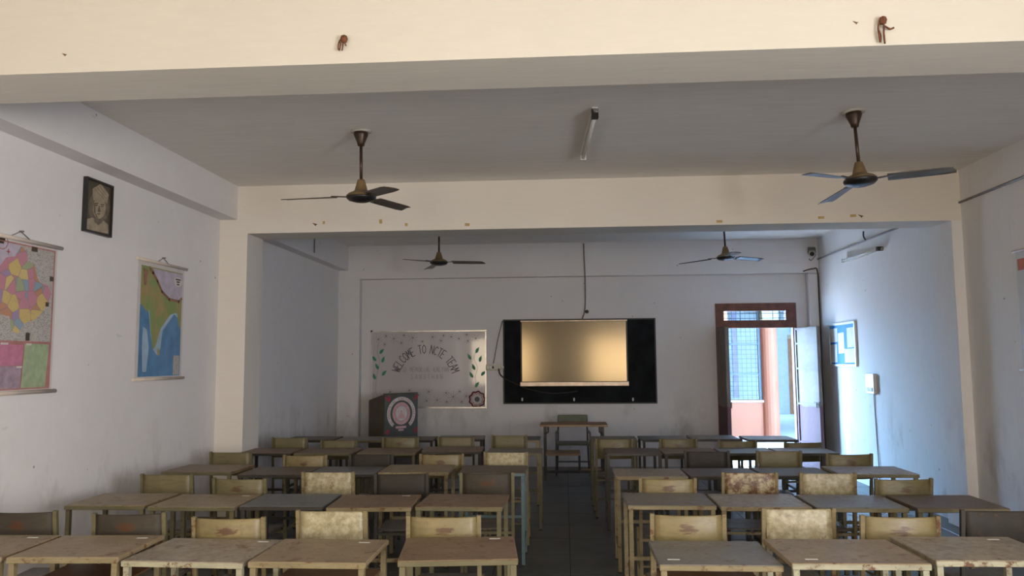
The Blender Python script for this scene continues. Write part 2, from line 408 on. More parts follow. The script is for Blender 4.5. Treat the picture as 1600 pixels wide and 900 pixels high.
# beams and piers
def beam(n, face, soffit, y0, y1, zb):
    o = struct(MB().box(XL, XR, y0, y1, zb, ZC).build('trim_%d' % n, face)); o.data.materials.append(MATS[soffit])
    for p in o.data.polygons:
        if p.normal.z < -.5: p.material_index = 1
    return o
beam(1, 'plaster_beam_dimmed', 'plaster_soffit', A1, A1R, ZB1)
beam(2, 'plaster_beam', 'plaster_soffit', A2, A2R, ZB2)
struct(MB().box(XL, -3.335, A2, A2R, 0, ZB2).build('trim_3', 'plaster_beam'))
struct(MB().box(3.865, XR, A2, A2R, 0, ZB2).build('trim_4', 'plaster_right'))
struct(MB().box(XL, XL+.185, A1R, A2, 3.18, ZC).build('trim_5', 'plaster_wall'))
struct(MB().box(XL, XL+.155, A2R, YP, 3.14, ZC).build('trim_6', 'plaster_wall'))
struct(MB().box(XL, XR, YP, YB, 3.0, ZC).build('trim_7', 'plaster_back'))
struct(MB().box(XL, -3.29, YP, YB, 0, 3.0).build('trim_8', 'plaster_back'))
struct(MB().bbox(3.80, XR, YP, YB, 0, 3.0, .02).build('trim_9', 'plaster_back'))
struct(MB().box(XL, XL+.185, REAR_Y, A1, 3.18, ZC).build('trim_10', 'plaster_wall'))

# ------------------------------------------------------------------ doorway
door = struct(D.objects.new('door_1', None), 'double steel door standing open in a brown frame'); COL.objects.link(door); door.location = (0, YB, 0)
fr = MB(); ZT = 2.155
for x0, x1 in ((DX0, DX0+.06), (DX1-.06, DX1)): fr.box(x0, x1, -.015, .10, 0, DZ)
fr.box(DX0+.06, DX1-.06, -.015, .10, DZ-.12, DZ); fr.box(DX0+.06, DX1-.06, -.02, .10, ZT, ZT+.12)
fr.box(DX0+.06, DX0+.13, -.015, .10, ZT+.12, DZ-.12); fr.box(DX1-.16, DX1-.06, -.015, .10, ZT+.12, DZ-.12)
fr.build('door_frame', 'door_frame', door)
MB().box(DX0+.13, DX1-.16, .045, .049, ZT+.12, DZ-.12).build('transom_pane', 'pane', door)
for fx in (.13, .27, .80, .91):
    x = DX0+.13 + fx*(DX1-DX0-.29); MB().bar((x, .03, ZT+.12), (x, .03, DZ-.12), .009).build('transom_bar', 'court_steel', door)
for fz in (.22, .72):
    z = ZT+.12 + fz*(DZ-ZT-.24); MB().bar((DX0+.13, .03, z), (DX1-.16, .03, z), .009).build('transom_bar', 'court_steel', door)
def leaf(hx, ang, sgn, lab):
    """steel leaf hinged at hx; ang = direction of the free edge"""
    W_ = .60
    e = D.objects.new('door_leaf', None); COL.objects.link(e); e.parent = door; e.location = (hx, -.02, 0); e.rotation_euler = (0, 0, ang); e['label'] = lab
    MB().box(0, W_, -.012, .012, .02, ZT-.005).build('sheet', 'door_sheet', e)
    for z in (.05, .40, .98, 1.52, 1.90, ZT-.03):
        for yy in (-.02, .02): MB().box(.0, W_, yy-.008, yy+.008, z-.014, z+.014).build('rail', 'door_sheet', e)
    for xx in (.015, W_-.015):
        for yy in (-.02, .02): MB().box(xx-.015, xx+.015, yy-.008, yy+.008, .02, ZT-.005).build('stile', 'door_sheet', e)
    lt = MB(); lt.bar((W_-.12, sgn*.035, 1.02), (W_+.01, sgn*.035, 1.02), .018); lt.bar((W_-.05, sgn*.045, .94), (W_-.05, sgn*.045, 1.02), .014)
    lt.build('latch', 'door_dark', e)
leaf(DX0+.03, -PI/2+.02, 1, 'door leaf seen almost edge on')
leaf(DX1-.02, -math.radians(75), -1, 'dented pink and grey sheet steel door leaf')

# ------------------------------------------------------------------ courtyard behind the door
struct(MB().box(-12, 18, YB+T, 40, -.2, -.02).build('ground', 'court_floor'))
YC = 17.4
xa = at(1216, 600, 1, YC).x
b1 = thing('courtyard_building', 'peach and cream building with grilled window across the courtyard', 'building', (xa, YC, -.02))
def L(px, py): p = at(px, py, 1, YC); return p.x-xa, p.z+.02
wx1, wz0 = L(1192, 625); wx0 = 3.15-xa; wz1 = 2.75
MB().box(2.93-xa, wx0, 0, .25, 0, 3.13).build('wall', 'court_cream', b1)
w = MB(); w.box(wx0, wx1, 0, .25, 0, wz0); w.build('dado_wall', 'court_peach', b1)
MB().box(wx0, wx1, 0, .25, wz1, 3.13).build('lintel', 'court_cream', b1)
px_ = [(wx1, 0), (-.02, 0)]
cw = -wx1
col_ = MB()
prof = [(wx1, .0)] + [(wx1+cw/2 - cw/2*math.cos(t), -.22*math.sin(t)) for t in np.linspace(.15, PI-.15, 9)] + [(0, .0), (0, .25), (wx1, .25)]
col_.prism(prof, lambda u, v, t: (u, v, t), 0, 2.45); smooth = col_.build('column', 'court_peach', b1)
MB().box(wx1, 0, -.2, .25, 2.45, 3.13).build('column_head', 'court_cream', b1)
MB().box(wx0-.05, wx1+.02, -.06, .0, wz0-.05, wz0).build('window_sill', 'court_white', b1)
for z in (1.36, 2.02): MB().bar((wx0, .06, z), (wx1, .06, z), .035).build('window_bar', 'court_steel', b1)
MB().bar((wx1-.03, .06, wz0), (wx1-.03, .06, wz1), .06).build('window_jamb', 'court_steel', b1)
for z in np.arange(wz0+.1, wz1, .10): MB().bar((wx0, .10, z), (wx1, .10, z), .006).build('grille_wire', 'court_steel', b1)
for x in np.arange(wx1-1.3, wx1, .10): MB().bar((x, .10, wz0), (x, .10, wz1), .006).build('grille_wire', 'court_steel', b1)
struct(MB().box(2.9, 10, YB+T+.02, 26, 3.12, 3.35).build('shade_roof', 'court_white'))  # slab added over the passage to shade its floor and building
struct(MB().box(2.72, 2.9, 14.0, 24, -.02, 3.35).build('wall_shade_fin', 'court_peach'))  # unseen fin added to cut the sky light reaching the building
struct(MB().box(7.6, 7.8, YB+T+.02, 26, -.02, 3.35).build('wall_light_stop', 'court_white'))  # unseen wall added to shut light out of the passage side
struct(MB().box(2.9, 7.6, 25.8, 26, -.02, 3.12).build('wall_light_stop_end', 'court_white'))  # unseen wall added to shut light out of the passage end
# what stands behind the grille: a veranda with posts and a far wall
b2 = thing('veranda', 'pale veranda with coloured posts behind the grilled window', 'building', (xa, YC+2.6, -.02))
MB().box(2.95-xa, 0.2, 1.6, 1.8, 0, 3.13).build('wall', 'court_white', b2)
MB().box(2.95-xa, 0.2, -.05, .05, .55, .72).build('parapet', 'court_white', b2)
for i, (fx, c, ww) in enumerate([(-.35, 'court_mauve', .13), (-.55, 'court_white', .12), (-.72, 'court_cream', .1), (-.92, 'court_mauve', .14), (-1.12, 'court_blue', .08), (-1.30, 'court_mauve', .22), (-1.62, 'court_cream', .24), (-1.74, 'court_blue', .1)]):
    if xa+fx-ww/2 > 2.96: MB().box(fx-ww/2, fx+ww/2, -.05, .05, .72, 3.13).build('post', c, b2)
# the passage to the right
YD = 24.5
xb = at(1216, 600, 1, YD).x
b3 = thing('passage_wall', 'pale blue wall with brown doorway at the end of the passage', 'building', (xb, YD, -.02))
MB().box(-1.5, 7.58-xb, 0, .25, 0, 3.13).build('wall', 'court_white', b3)
dxl = at(1233, 600, 1, YD).x-xb
MB().box(dxl, dxl+.12, -.06, 0, 0, 2.3).build('doorpost', 'court_brown', b3); MB().box(dxl+.9, dxl+1.02, -.06, 0, 0, 2.3).build('doorpost', 'court_brown', b3)
MB().box(dxl+.12, dxl+.9, -.03, 0, 0, 2.3).build('door_panel', 'court_brown', b3); MB().box(dxl, dxl+1.02, -.06, 0, 2.3, 2.42).build('door_head', 'court_cream', b3)
MB().box(dxl+.05, dxl+.95, -.05, 0, 2.5, 3.05).build('fanlight', 'court_blue', b3)

# ------------------------------------------------------------------ desks
ROWS = {}
def desk(spec, z, tm, fm, label, shelf=False, sticker=None):
    cx, cy, wid_t, ang = spec; dep = DESK_D
    t = thing('school_desk', label, 'desk', (cx, cy, 0), ang, 'school desks in rows')
    hw, hd = wid_t/2, dep/2
    mb = MB(); mb.bbox(-hw, hw, -hd, hd, z-.024, z, .004)
    top = mb.build('desk_top', tm, t)
    for sy in (-1, 1): MB().bbox(-hw+.002, hw-.002, sy*hd-.012 if sy > 0 else -hd-.002, hd+.002 if sy > 0 else -hd+.012, z-.028, z-.004, .002).build('rim', fm, top)
    lx, ly = hw-.022, hd-.022
    for sx in (-1, 1):
        for sy in (-1, 1):
            l = MB(); l.box(sx*lx-.0135, sx*lx+.0135, sy*ly-.0135, sy*ly+.0135, .012, z-.024); lo = l.build('leg', fm, t)
            MB().box(sx*lx-.015, sx*lx+.015, sy*ly-.015, sy*ly+.015, 0, .012).build('foot_cap', 'rubber', lo)
    for sx in (-1, 1): MB().box(sx*lx-.009, sx*lx+.009, -ly+.0135, ly-.0135, .17, .195).build('side_stretcher', fm, t)
    MB().box(-lx+.0135, lx-.0135, ly-.009, ly+.009, .30, .325).build('back_stretcher', fm, t)
    if shelf: MB().bbox(-lx+.014, lx-.014, -ly+.06, ly+.01, z-.155, z-.145, .002).build('book_shelf', 'shelf_rust', t)
    if sticker:
        sx, sy = sticker; MB().box(sx*hw*.8-.028, sx*hw*.8+.028, sy*hd*.82-.008, sy*hd*.82+.008, z, z+.0006).build('sticker', 'sticker', top)
    return t
DESK_D = .47
ORD = ['', 'first', 'second', 'third', 'fourth', 'fifth']
ROWN = {1: 'nearest row', 2: 'second row', 3: 'third row', 4: 'fourth row', 5: 'farthest row'}
LOOK = {'top_tan': 'tan', 'top_brown': 'rust-brown', 'top_dark': 'dark brown', 'top_grey': 'grey', 'top_slate': 'slate grey', 'top_rubbed': 'rubbed pale'}
# (row, side, place from the aisle, front-left px, front-right px, height, top, frame, shelf, sticker)
DESKS = [
 (1, 'L', 5, (-172, 871), (3, 870), .76, 'top_tan', 'frame_cream', 0, (.7, .9)),
 (1, 'L', 4, (8, 872), (185, 870), .762, 'top_tan', 'frame_cream', 1, (.85, .85)),
 (1, 'L', 3, (189, 875), (381, 880.5), .745, 'top_rubbed', 'frame_pale', 0, (.9, .95)),
 (1, 'L', 2, (384, 877.6), (572, 880), .75, 'top_tan', 'frame_cream', 1, (.75, .85)),
 (1, 'L', 1, (618, 879), (811, 871), .752, 'top_brown', 'frame_olive', 0, (.8, .95)),
 (1, 'R', 1, (1028, 882), (1227, 884), .748, 'top_grey', 'frame_cream', 1, (-.9, -.75)),
 (1, 'R', 2, (1233.6, 880.5), (1460, 881), .775, 'top_tan', 'frame_pale', 0, (-.8, -.85)),
 (1, 'R', 3, (1461, 876), (1674, 876), .775, 'top_rubbed', 'frame_pale', 0, (.8, .9)),
 (2, 'L', 5, (98, 790), (226.5, 789.7), .75, 'top_tan', 'frame_olive', 0, None),
 (2, 'L', 4, (229, 791.7), (368, 792), .75, 'top_tan', 'frame_olive', 0, (.85, .9)),
 (2, 'L', 3, (371, 791.5), (506.6, 790.6), .75, 'top_slate', 'frame_dark', 0, None),
 (2, 'L', 2, (507, 793.5), (644.5, 792), .75, 'top_brown', 'frame_cream', 0, (.8, .95)),
 (2, 'L', 1, (647, 791), (786, 793), .75, 'top_brown', 'frame_olive', 0, None),
 (2, 'R', 1, (979, 789.5), (1121.5, 790), .75, 'top_grey', 'frame_cream', 0, None),
 (2, 'R', 2, (1124.7, 791.7), (1271, 792.4), .75, 'top_rubbed', 'frame_cream', 0, None),
 (2, 'R', 3, (1274, 792.8), (1423, 794.5), .75, 'top_grey', 'frame_olive', 0, None),
 (2, 'R', 4, (1432, 794), (1580, 794.5), .75, 'top_dark', 'frame_olive', 0, None),
 (3, 'L', 5, (249, 737), (363, 738), .775, 'top_brown', 'frame_olive', 0, None),
 (3, 'L', 4, (369, 741.5), (476, 741.5), .75, 'top_dark', 'frame_dark', 0, None),
 (3, 'L', 3, (478, 741), (586, 740.8), .75, 'top_slate', 'frame_dark', 0, None),
 (3, 'L', 2, (589, 738), (702, 738), .765, 'top_tan', 'frame_cream', 0, None),
 (3, 'L', 1, (714, 739), (822, 739), .75, 'top_dark', 'frame_blue', 0, None),
 (3, 'R', 1, (961, 744.4), (1076.7, 745), .75, 'top_rubbed', 'frame_cream', 0, None),
 (3, 'R', 2, (1078.5, 744.6), (1194, 744), .75, 'top_dark', 'frame_dark', 0, None),
 (3, 'R', 3, (1196, 743.5), (1309, 743), .75, 'top_dark', 'frame_dark', 0, None),
 (3, 'R', 4, (1311, 741), (1438.7, 741.3), .77, 'top_rubbed', 'frame_olive', 0, None),
 (4, 'L', 5, (370, 708), (454, 708), .75, 'top_brown', 'frame_dark', 0, None),
 (4, 'L', 4, (456, 708.3), (552, 708), .75, 'top_brown', 'frame_olive', 0, None),
 (4, 'L', 3, (554, 708), (652, 707.5), .75, 'top_brown', 'frame_olive', 0, None),
 (4, 'L', 2, (656, 706), (755, 705), .765, 'top_brown', 'frame_dark', 0, None),
 (4, 'L', 1, (758, 708.5), (848.3, 708.3), .75, 'top_grey', 'frame_olive', 0, None),
 (4, 'R', 1, (946, 708.3), (1035.6, 708.3), .75, 'top_dark', 'frame_dark', 0, None),
 (4, 'R', 2, (1037, 708.3), (1126, 708), .75, 'top_brown', 'frame_dark', 0, None),
 (4, 'R', 3, (1128, 708), (1217, 708), .75, 'top_grey', 'frame_dark', 0, None),
 (4, 'R', 4, (1219, 708), (1313.5, 708), .75, 'top_grey', 'frame_dark', 0, None),
 (5, 'L', 5, (440, 687.5), (520, 687.5), .75, 'top_dark', 'frame_dark', 0, None),
 (5, 'L', 4, (522, 688), (601, 688), .75, 'top_grey', 'frame_olive', 0, None),
 (5, 'L', 3, (603, 688), (678, 687.5), .75, 'top_dark', 'frame_dark', 0, None),
 (5, 'L', 2, (680, 686.5), (755, 686), .75, 'top_grey', 'frame_dark', 0, None),
 (5, 'L', 1, (768, 687.5), (844, 687.5), .75, 'top_slate', 'frame_cream', 0, None),
 (5, 'R', 1, (922, 687.5), (998, 687.5), .75, 'top_grey', 'frame_olive', 0, None),
 (5, 'R', 2, (1003, 687), (1079, 686.5), .75, 'top_slate', 'frame_dark', 0, None),
 (5, 'R', 3, (1081, 686), (1158, 686), .75, 'top_grey', 'frame_dark', 0, None),
 (5, 'R', 4, (1167.7, 687), (1248, 687), .75, 'top_grey', 'frame_dark', 0, None),
]
def side(s): return 'left of the aisle' if s == 'L' else 'right of the aisle'
PLACED = []
for r, s, k, fl, frp, z, *_ in DESKS:          # front corners on the plane of the desk top -> centre, width, turn
    a, c = at(*fl, 2, z), at(*frp, 2, z)
    ang = math.atan2(c.y-a.y, c.x-a.x)*.55; mid = (a+c)/2
    PLACED.append([mid.x-math.sin(ang)*DESK_D/2, mid.y+math.cos(ang)*DESK_D/2, min(max((c-a).xy.length-.012, .535), .60), ang])
for it in range(30):                           # neighbours touch but never run into each other
    for i in range(len(DESKS)):
        for j in range(i+1, len(DESKS)):
            if DESKS[i][:2] != DESKS[j][:2]: continue
            p, q = (PLACED[i], PLACED[j]) if PLACED[i][0] < PLACED[j][0] else (PLACED[j], PLACED[i])
            need = (p[2]+q[2])/2 + .004 + .24*(abs(p[3])+abs(q[3]))
            gap = need-(q[0]-p[0])
            if gap > 0: p[0] -= gap/2; q[0] += gap/2
for spec, (r, s, k, fl, frp, z, tm, fm, sh, st) in zip(PLACED, DESKS):
    desk(spec, z, tm, fm, '%s steel desk, %s from the aisle, %s %s' % (LOOK[tm], ORD[k], ROWN[r], side(s)), sh, st)
    ROWS.setdefault((r, s), []).append((spec[0]-spec[2]/2-.02, spec[0]+spec[2]/2+.02, spec[1]+DESK_D/2+.02))

# ------------------------------------------------------------------ chairs
def back_panel(hw, sag, z0, z1, th=.012, n=10):
    mb = MB(); vs = []; rows = [z0, z0+.006, (z0+z1)/2, z1-.006, z1]
    for sd in (0, 1):
        for j, z in enumerate(rows):
            for i in range(n+1):
                u = -1+2*i/n; inset = .3 if j in (0, 4) else 1
                yy = -sag*(1-u*u) + (th/2)*inset*(1 if sd else -1)
                vs.append((u*hw, yy, z))
    M = (n+1)*len(rows); fs = []
    for sd in (0, 1):
        for j in range(len(rows)-1):
            for i in range(n):
                q = [sd*M+j*(n+1)+i, sd*M+j*(n+1)+i+1, sd*M+(j+1)*(n+1)+i+1, sd*M+(j+1)*(n+1)+i]
                fs.append(q if sd else q[::-1])
    for j in (0, len(rows)-1):
        for i in range(n): a = j*(n+1)+i; fs.append([a, a+1, M+a+1, M+a])
    for i in (0, n):
        for j in range(len(rows)-1): a = j*(n+1)+i; fs.append([a, a+n+1, M+a+n+1, M+a])
    mb.add(vs, fs, True); return mb
CH_Z = .85
CHAIR_MESH = {}
def chair_meshes(bm_, fm, sm, flat):
    key = (bm_, fm, sm, flat)
    if key in CHAIR_MESH: return CHAIR_MESH[key]
    res = []
    def add(name, mb, m, par=None):
        me = mb.mesh(name); me.materials.append(MATS[m]); res.append((name, me, par))
    hw = .19
    add('backrest', back_panel(hw-.012, .004 if flat else .030, .635, CH_Z-.006, .010), bm_)
    for s in (-1, 1):
        p = MB(); p.bar((s*hw, .075, .012), (s*hw, .045, .43), .022, .022, (0, 1, 0)); p.bar((s*hw, .045, .43), (s*hw, 0, CH_Z), .022, .022, (0, 1, 0))
        add('rear_leg', p, fm); add('foot_cap', MB().box(s*hw-.013, s*hw+.013, .062, .088, 0, .014), 'rubber', len(res)-1)
        p = MB(); p.bar((s*(hw-.005), .425, .012), (s*(hw-.005), .405, .425), .022, .022, (0, 1, 0))
        add('front_leg', p, fm); add('foot_cap', MB().box(s*(hw-.005)-.013, s*(hw-.005)+.013, .412, .438, 0, .014), 'rubber', len(res)-1)
        add('side_stretcher', MB().bar((s*(hw-.003), .07, .17), (s*(hw-.003), .415, .17), .016), fm)
    st = MB(); n = 8; vs = []
    for i in range(n+1):
        u = -1+2*i/n
        for yy, zz in ((.05, .438), (.15, .430-.008*(1-u*u)), (.30, .434-.006*(1-u*u)), (.41, .436), (.43, .425), (.43, .41)): vs.append((u*(hw-.014), yy, zz))
    fs = [(i*6+j, i*6+j+1, (i+1)*6+j+1, (i+1)*6+j) for i in range(n) for j in range(5)]
    nb = len(vs); vs += [(x, yy, zz-.012) for x, yy, zz in vs]
    fs += [tuple(q+nb for q in reversed(f)) for f in fs[:]]
    for i in range(n): fs += [(i*6, (i+1)*6, (i+1)*6+nb, i*6+nb), (i*6+5, i*6+5+nb, (i+1)*6+5+nb, (i+1)*6+5)]
    for j in range(5): fs += [(j, j+nb, j+1+nb, j+1), (n*6+j, n*6+j+1, n*6+j+1+nb, n*6+j+nb)]
    st.add(vs, fs, True); add('seat', st, sm)
    add('seat_rail', MB().bar((-hw+.011, .055, .405), (hw-.011, .055, .405), .02), fm); add('seat_rail', MB().bar((-hw+.011, .39, .39), (hw-.011, .39, .39), .02), fm)
    add('cross_stretcher', MB().bar((-hw+.011, .24, .17), (hw-.011, .24, .17), .014), fm)
    CHAIR_MESH[key] = res
    return res
def chair(lp, rp, kind, label, row, sd, z=CH_Z):
    while True:                                # lower chairs stand farther back: keep clear of the desk behind
        a, c = at(*lp, 2, z), at(*rp, 2, z)
        lim = max([yb for x0, x1, yb in ROWS[(row-1, sd)] if x0 < c.x+.02 and x1 > a.x-.02] + [0])
        if min(a.y, c.y) >= lim+.045 or z < .76: break
        z -= .004
    ang = math.atan2(c.y-a.y, c.x-a.x)*.6; mid = (a+c)/2
    t = thing('school_chair', label, 'chair', (mid.x, mid.y, 0), ang, 'school chairs in rows')
    t.scale = (1, 1, z/CH_Z)
    made = []
    for name, me, par in chair_meshes(*KIND[kind]): made.append(link(name, me, made[par] if par is not None else t))
    return t
KIND = {'cream': ('back_cream', 'frame_cream', 'seat_dark', False), 'olive': ('back_olive', 'frame_olive', 'seat_dark', False), 'plain': ('back_plain', 'frame_olive', 'seat_dark', True),
        'pale': ('back_pale', 'frame_cream', 'seat_dark', True), 'rusty': ('back_rusty', 'frame_cream', 'seat_dark', True), 'dark': ('back_dark', 'frame_dark', 'seat_dark', True), 'grey': ('back_grey', 'frame_olive', 'seat_dark', False)}
CLOOK = {'cream': 'rust-patched cream chair', 'olive': 'rust-patched olive chair', 'plain': 'plain olive chair', 'pale': 'pale worn chair', 'rusty': 'heavily rusted chair', 'dark': 'dark grey chair', 'grey': 'grey-brown chair'}
CHAIRS = [
 (2, 'L', 5, (-26, 799), (94, 797.5), 'grey'), (2, 'L', 4, (142, 802.5), (262, 799.6), 'grey'), (2, 'L', 3, (298, 808), (417, 807.6), 'cream'), (2, 'L', 2, (462, 797), (575, 797.5), 'pale'), (2, 'L', 1, (632, 806), (754.6, 804.7), 'cream'),
 (2, 'R', 1, (1014, 802.5), (1135.5, 802.5), 'cream'), (2, 'R', 2, (1191.7, 794), (1303, 793.5), 'pale'), (2, 'R', 3, (1339.7, 804.5), (1472.4, 806), 'cream'), (2, 'R', 4, (1503, 796.5), (1619, 797), 'dark'),
 (3, 'L', 5, (219, 740.6), (303, 740.6), 'plain'), (3, 'L', 4, (330, 746.6), (419, 747.5), 'olive'), (3, 'L', 3, (470, 737), (555.6, 736.6), 'pale'), (3, 'L', 2, (582.3, 740.4), (672, 739), 'dark'), (3, 'L', 1, (715.4, 738.6), (806.4, 737.5), 'grey'),
 (3, 'R', 1, (996, 746.6), (1090.5, 747.3), 'cream'), (3, 'R', 2, (1126.6, 737.3), (1216, 738), 'rusty'), (3, 'R', 3, (1249, 738.6), (1338, 738.6), 'pale'), (3, 'R', 4, (1366.5, 748.3), (1456.7, 746.8), 'olive'),
 (4, 'L', 5, (327.4, 706), (394, 706), 'plain'), (4, 'L', 4, (438.7, 711), (515, 710.6), 'cream'), (4, 'L', 3, (544.8, 709.4), (615.6, 708.6), 'dark'), (4, 'L', 2, (651.7, 709.4), (728.4, 708.6), 'cream'), (4, 'L', 1, (755, 706), (826, 706), 'pale'),
 (4, 'R', 2, (1067, 704.7), (1141.7, 704.7), 'dark'), (4, 'R', 3, (1182, 704), (1252, 704), 'plain'), (4, 'R', 4, (1288.3, 709), (1365, 708.4), 'olive'),
 (5, 'L', 5, (422.8, 683.6), (482, 683.2), 'plain'), (5, 'L', 4, (500, 687.8), (559, 687.4), 'plain'), (5, 'L', 3, (594.6, 683), (657.4, 682.6), 'olive'), (5, 'L', 2, (682, 682.6), (742.8, 682), 'plain'), (5, 'L', 1, (766.7, 679.6), (824.5, 679.6), 'plain'),
 (5, 'R', 1, (928, 685), (991.5, 684.7), 'olive'), (5, 'R', 2, (1027.6, 685), (1092, 684.7), 'olive'), (5, 'R', 3, (1119.3, 688), (1185, 688.4), 'olive'), (5, 'R', 4, (1221.8, 691), (1288.3, 690.3), 'olive'),
]
for r, s, k, lp, rp, kind in CHAIRS:
    chair(lp, rp, kind, '%s at %s desk from the aisle, %s %s' % (CLOOK[kind], ORD[k], ROWN[r], side(s)), r, s)

# ------------------------------------------------------------------ teacher's table and chair
p0, p1 = at(843, 666, 1, 10.95), at(950, 666, 1, 10.95)
tw = p1.x-p0.x; TZ = .77
t = thing('teacher_table', 'wooden topped table with black legs below the screen', 'table', ((p0.x+p1.x)/2, 11.22, 0))
hw, hd = tw/2, .27
MB().bbox(-hw, hw, -hd, hd, TZ-.028, TZ, .004).build('table_top', 'table_wood', t)
for sx in (-1, 1):
    for sy in (-1, 1): MB().box(sx*(hw-.07)-.016, sx*(hw-.07)+.016, sy*(hd-.05)-.016, sy*(hd-.05)+.016, 0, TZ-.028).build('leg', 'black_steel', t)
    MB().bar((sx*(hw-.07), -hd+.07, .12), (sx*(hw-.07), hd-.07, .12), .03).build('foot_rail', 'black_steel', t)
    br = MB(); br.tube([(sx*(hw-.12), -hd+.02, TZ-.028), (sx*(hw-.12), -hd+.02, TZ-.10), (sx*(hw-.075), -hd+.04, TZ-.13)], .010); br.build('bracket', 'black_steel', t)
sh = MB().bbox(-hw+.086, -hw+.086+.48, -hd+.02, hd-.05, .345, .37, .003).build('low_shelf', 'table_wood', t)
MB().bar((-hw+.55, -hd+.05, .12), (-hw+.55, -hd+.05, .345), .03).build('shelf_post', 'black_steel', t)
MB().bar((-hw+.08, -hd+.05, .12), (hw-.08, -hd+.05, .12), .035).build('front_rail', 'black_steel', t)
MB().bbox(-hw+.57, hw-.09, -hd+.07, -hd+.22, .125, .14, .003).build('foot_board', 'table_wood', t)
q0, q1 = at(872, 648, 1, 11.85), at(917, 648, 1, 11.85)
t = thing('teacher_chair', 'dark green backed steel chair behind the teacher table', 'chair', ((q0.x+q1.x)/2, 11.85, 0))
hc = (q1.x-q0.x)/2
MB().bbox(-hc, hc, -.008, .008, q0.z-.16, q0.z, .004).build('backrest', 'green_panel', t)
for s in (-1, 1):
    MB().bar((s*(hc+.02), .10, 0), (s*(hc-.005), .012, q0.z-.01), .024).build('rear_leg', 'black_steel', t)
    MB().bar((s*(hc+.03), -.40, 0), (s*(hc+.03), -.38, .62), .024).build('front_leg', 'black_steel', t)
    MB().bar((s*(hc+.03), -.38, .61), (s*(hc+.005), .04, .61), .024).build('arm_rail', 'black_steel', t)
MB().bbox(-hc-.018, hc+.018, -.40, .04, .43, .455, .004).build('seat', 'green_panel', t)
MB().bar((-hc-.02, -.39, .2), (hc+.02, -.39, .2), .02).build('stretcher', 'black_steel', t)

# ------------------------------------------------------------------ text helpers
def text_mesh(body, size, name='lettering'):
    cu = D.curves.new(name, 'FONT'); cu.body = body; cu.size = size; cu.extrude = 0; cu.resolution_u = 2; cu.align_x = 'CENTER'
    o = D.objects.new(name, cu); COL.objects.link(o); bpy.context.view_layer.update()
    me = D.meshes.new_from_object(o.evaluated_get(bpy.context.evaluated_depsgraph_get()))
    D.objects.remove(o); D.curves.remove(cu); return me
GLYPH = {}
def glyph(ch):
    if ch not in GLYPH:
        me = text_mesh(ch, 1.0); GLYPH[ch] = ([v.co.xy.copy() for v in me.vertices], [tuple(p.vertices) for p in me.polygons]); D.meshes.remove(me)
    return GLYPH[ch]
def put_glyph(mb, ch, size, cx, cy, rot, to3, t, bold=1.0):
    vs, fs = glyph(ch); c, s = math.cos(rot), math.sin(rot)
    mb.add([to3(cx + size*(bold*v.x*c - v.y*s), cy + size*(bold*v.x*s + v.y*c), t) for v in vs], fs)
def straight(mb, txt, size, cx, cy, adv, to3, t):
    for i, ch in enumerate(txt):
        if ch != ' ': put_glyph(mb, ch, size, cx+(i-(len(txt)-1)/2)*adv, cy, 0, to3, t)
def arc_text(mb, txt, size, cx, cy, rx, rz, a0, a1, to3, t, bold=1.0):
    for i, ch in enumerate(txt):
        if ch == ' ': continue
        a = a0+(a1-a0)*i/(len(txt)-1)
        put_glyph(mb, ch, size, cx+rx*math.sin(a), cy+rz*math.cos(a), -math.atan2(rx*math.sin(a)*rz/rx, rz*math.cos(a)*rx/rz), to3, t, bold)
STROKE = {'W': [[(0, 1), (.25, 0), (.5, .7), (.75, 0), (1, 1)]], 'E': [[(.9, 1), (0, 1), (0, 0), (.9, 0)], [(0, .5), (.7, .5)]], 'L': [[(0, 1), (0, 0), (.8, 0)]],
 'C': [[(.9, .85), (.5, 1), (.1, .8), (0, .5), (.1, .2), (.5, 0), (.9, .15)]], 'O': [[(.5, 1), (.1, .8), (0, .5), (.1, .2), (.5, 0), (.9, .2), (1, .5), (.9, .8), (.5, 1)]],
 'M': [[(0, 0), (.1, 1), (.5, .4), (.9, 1), (1, 0)]], 'T': [[(0, 1), (1, 1)], [(.5, 1), (.5, 0)]], 'N': [[(0, 0), (0, 1), (.9, 0), (.9, 1)]], 'A': [[(0, 0), (.5, 1), (1, 0)], [(.22, .4), (.78, .4)]],
 'S': [[(.9, .85), (.5, 1), (.1, .8), (.3, .55), (.8, .4), (.9, .2), (.5, 0), (0, .15)]], 'D': [[(0, 0), (0, 1), (.6, .9), (.9, .5), (.6, .1), (0, 0)]], 'R': [[(0, 0), (0, 1), (.7, .95), (.8, .7), (0, .5), (.9, 0)]],
 'I': [[(.5, 0), (.5, 1)]], 'K': [[(0, 0), (0, 1)], [(.9, 1), (0, .45), (.9, 0)]], 'Y': [[(0, 1), (.5, .5), (1, 1)], [(.5, .5), (.5, 0)]], 'H': [[(0, 0), (0, 1)], [(.9, 0), (.9, 1)], [(0, .5), (.9, .5)]]}
def hand(mb, ch, cx, cy, w, h, rot, lw, to3, t):
    c, s = math.cos(rot), math.sin(rot)
    for st in STROKE[ch]:
        mb.ribbon([(cx+(x-.5)*w*c-(y)*h*s, cy+(x-.5)*w*s+(y)*h*c) for x, y in st], lw, to3, t, t+.0006)

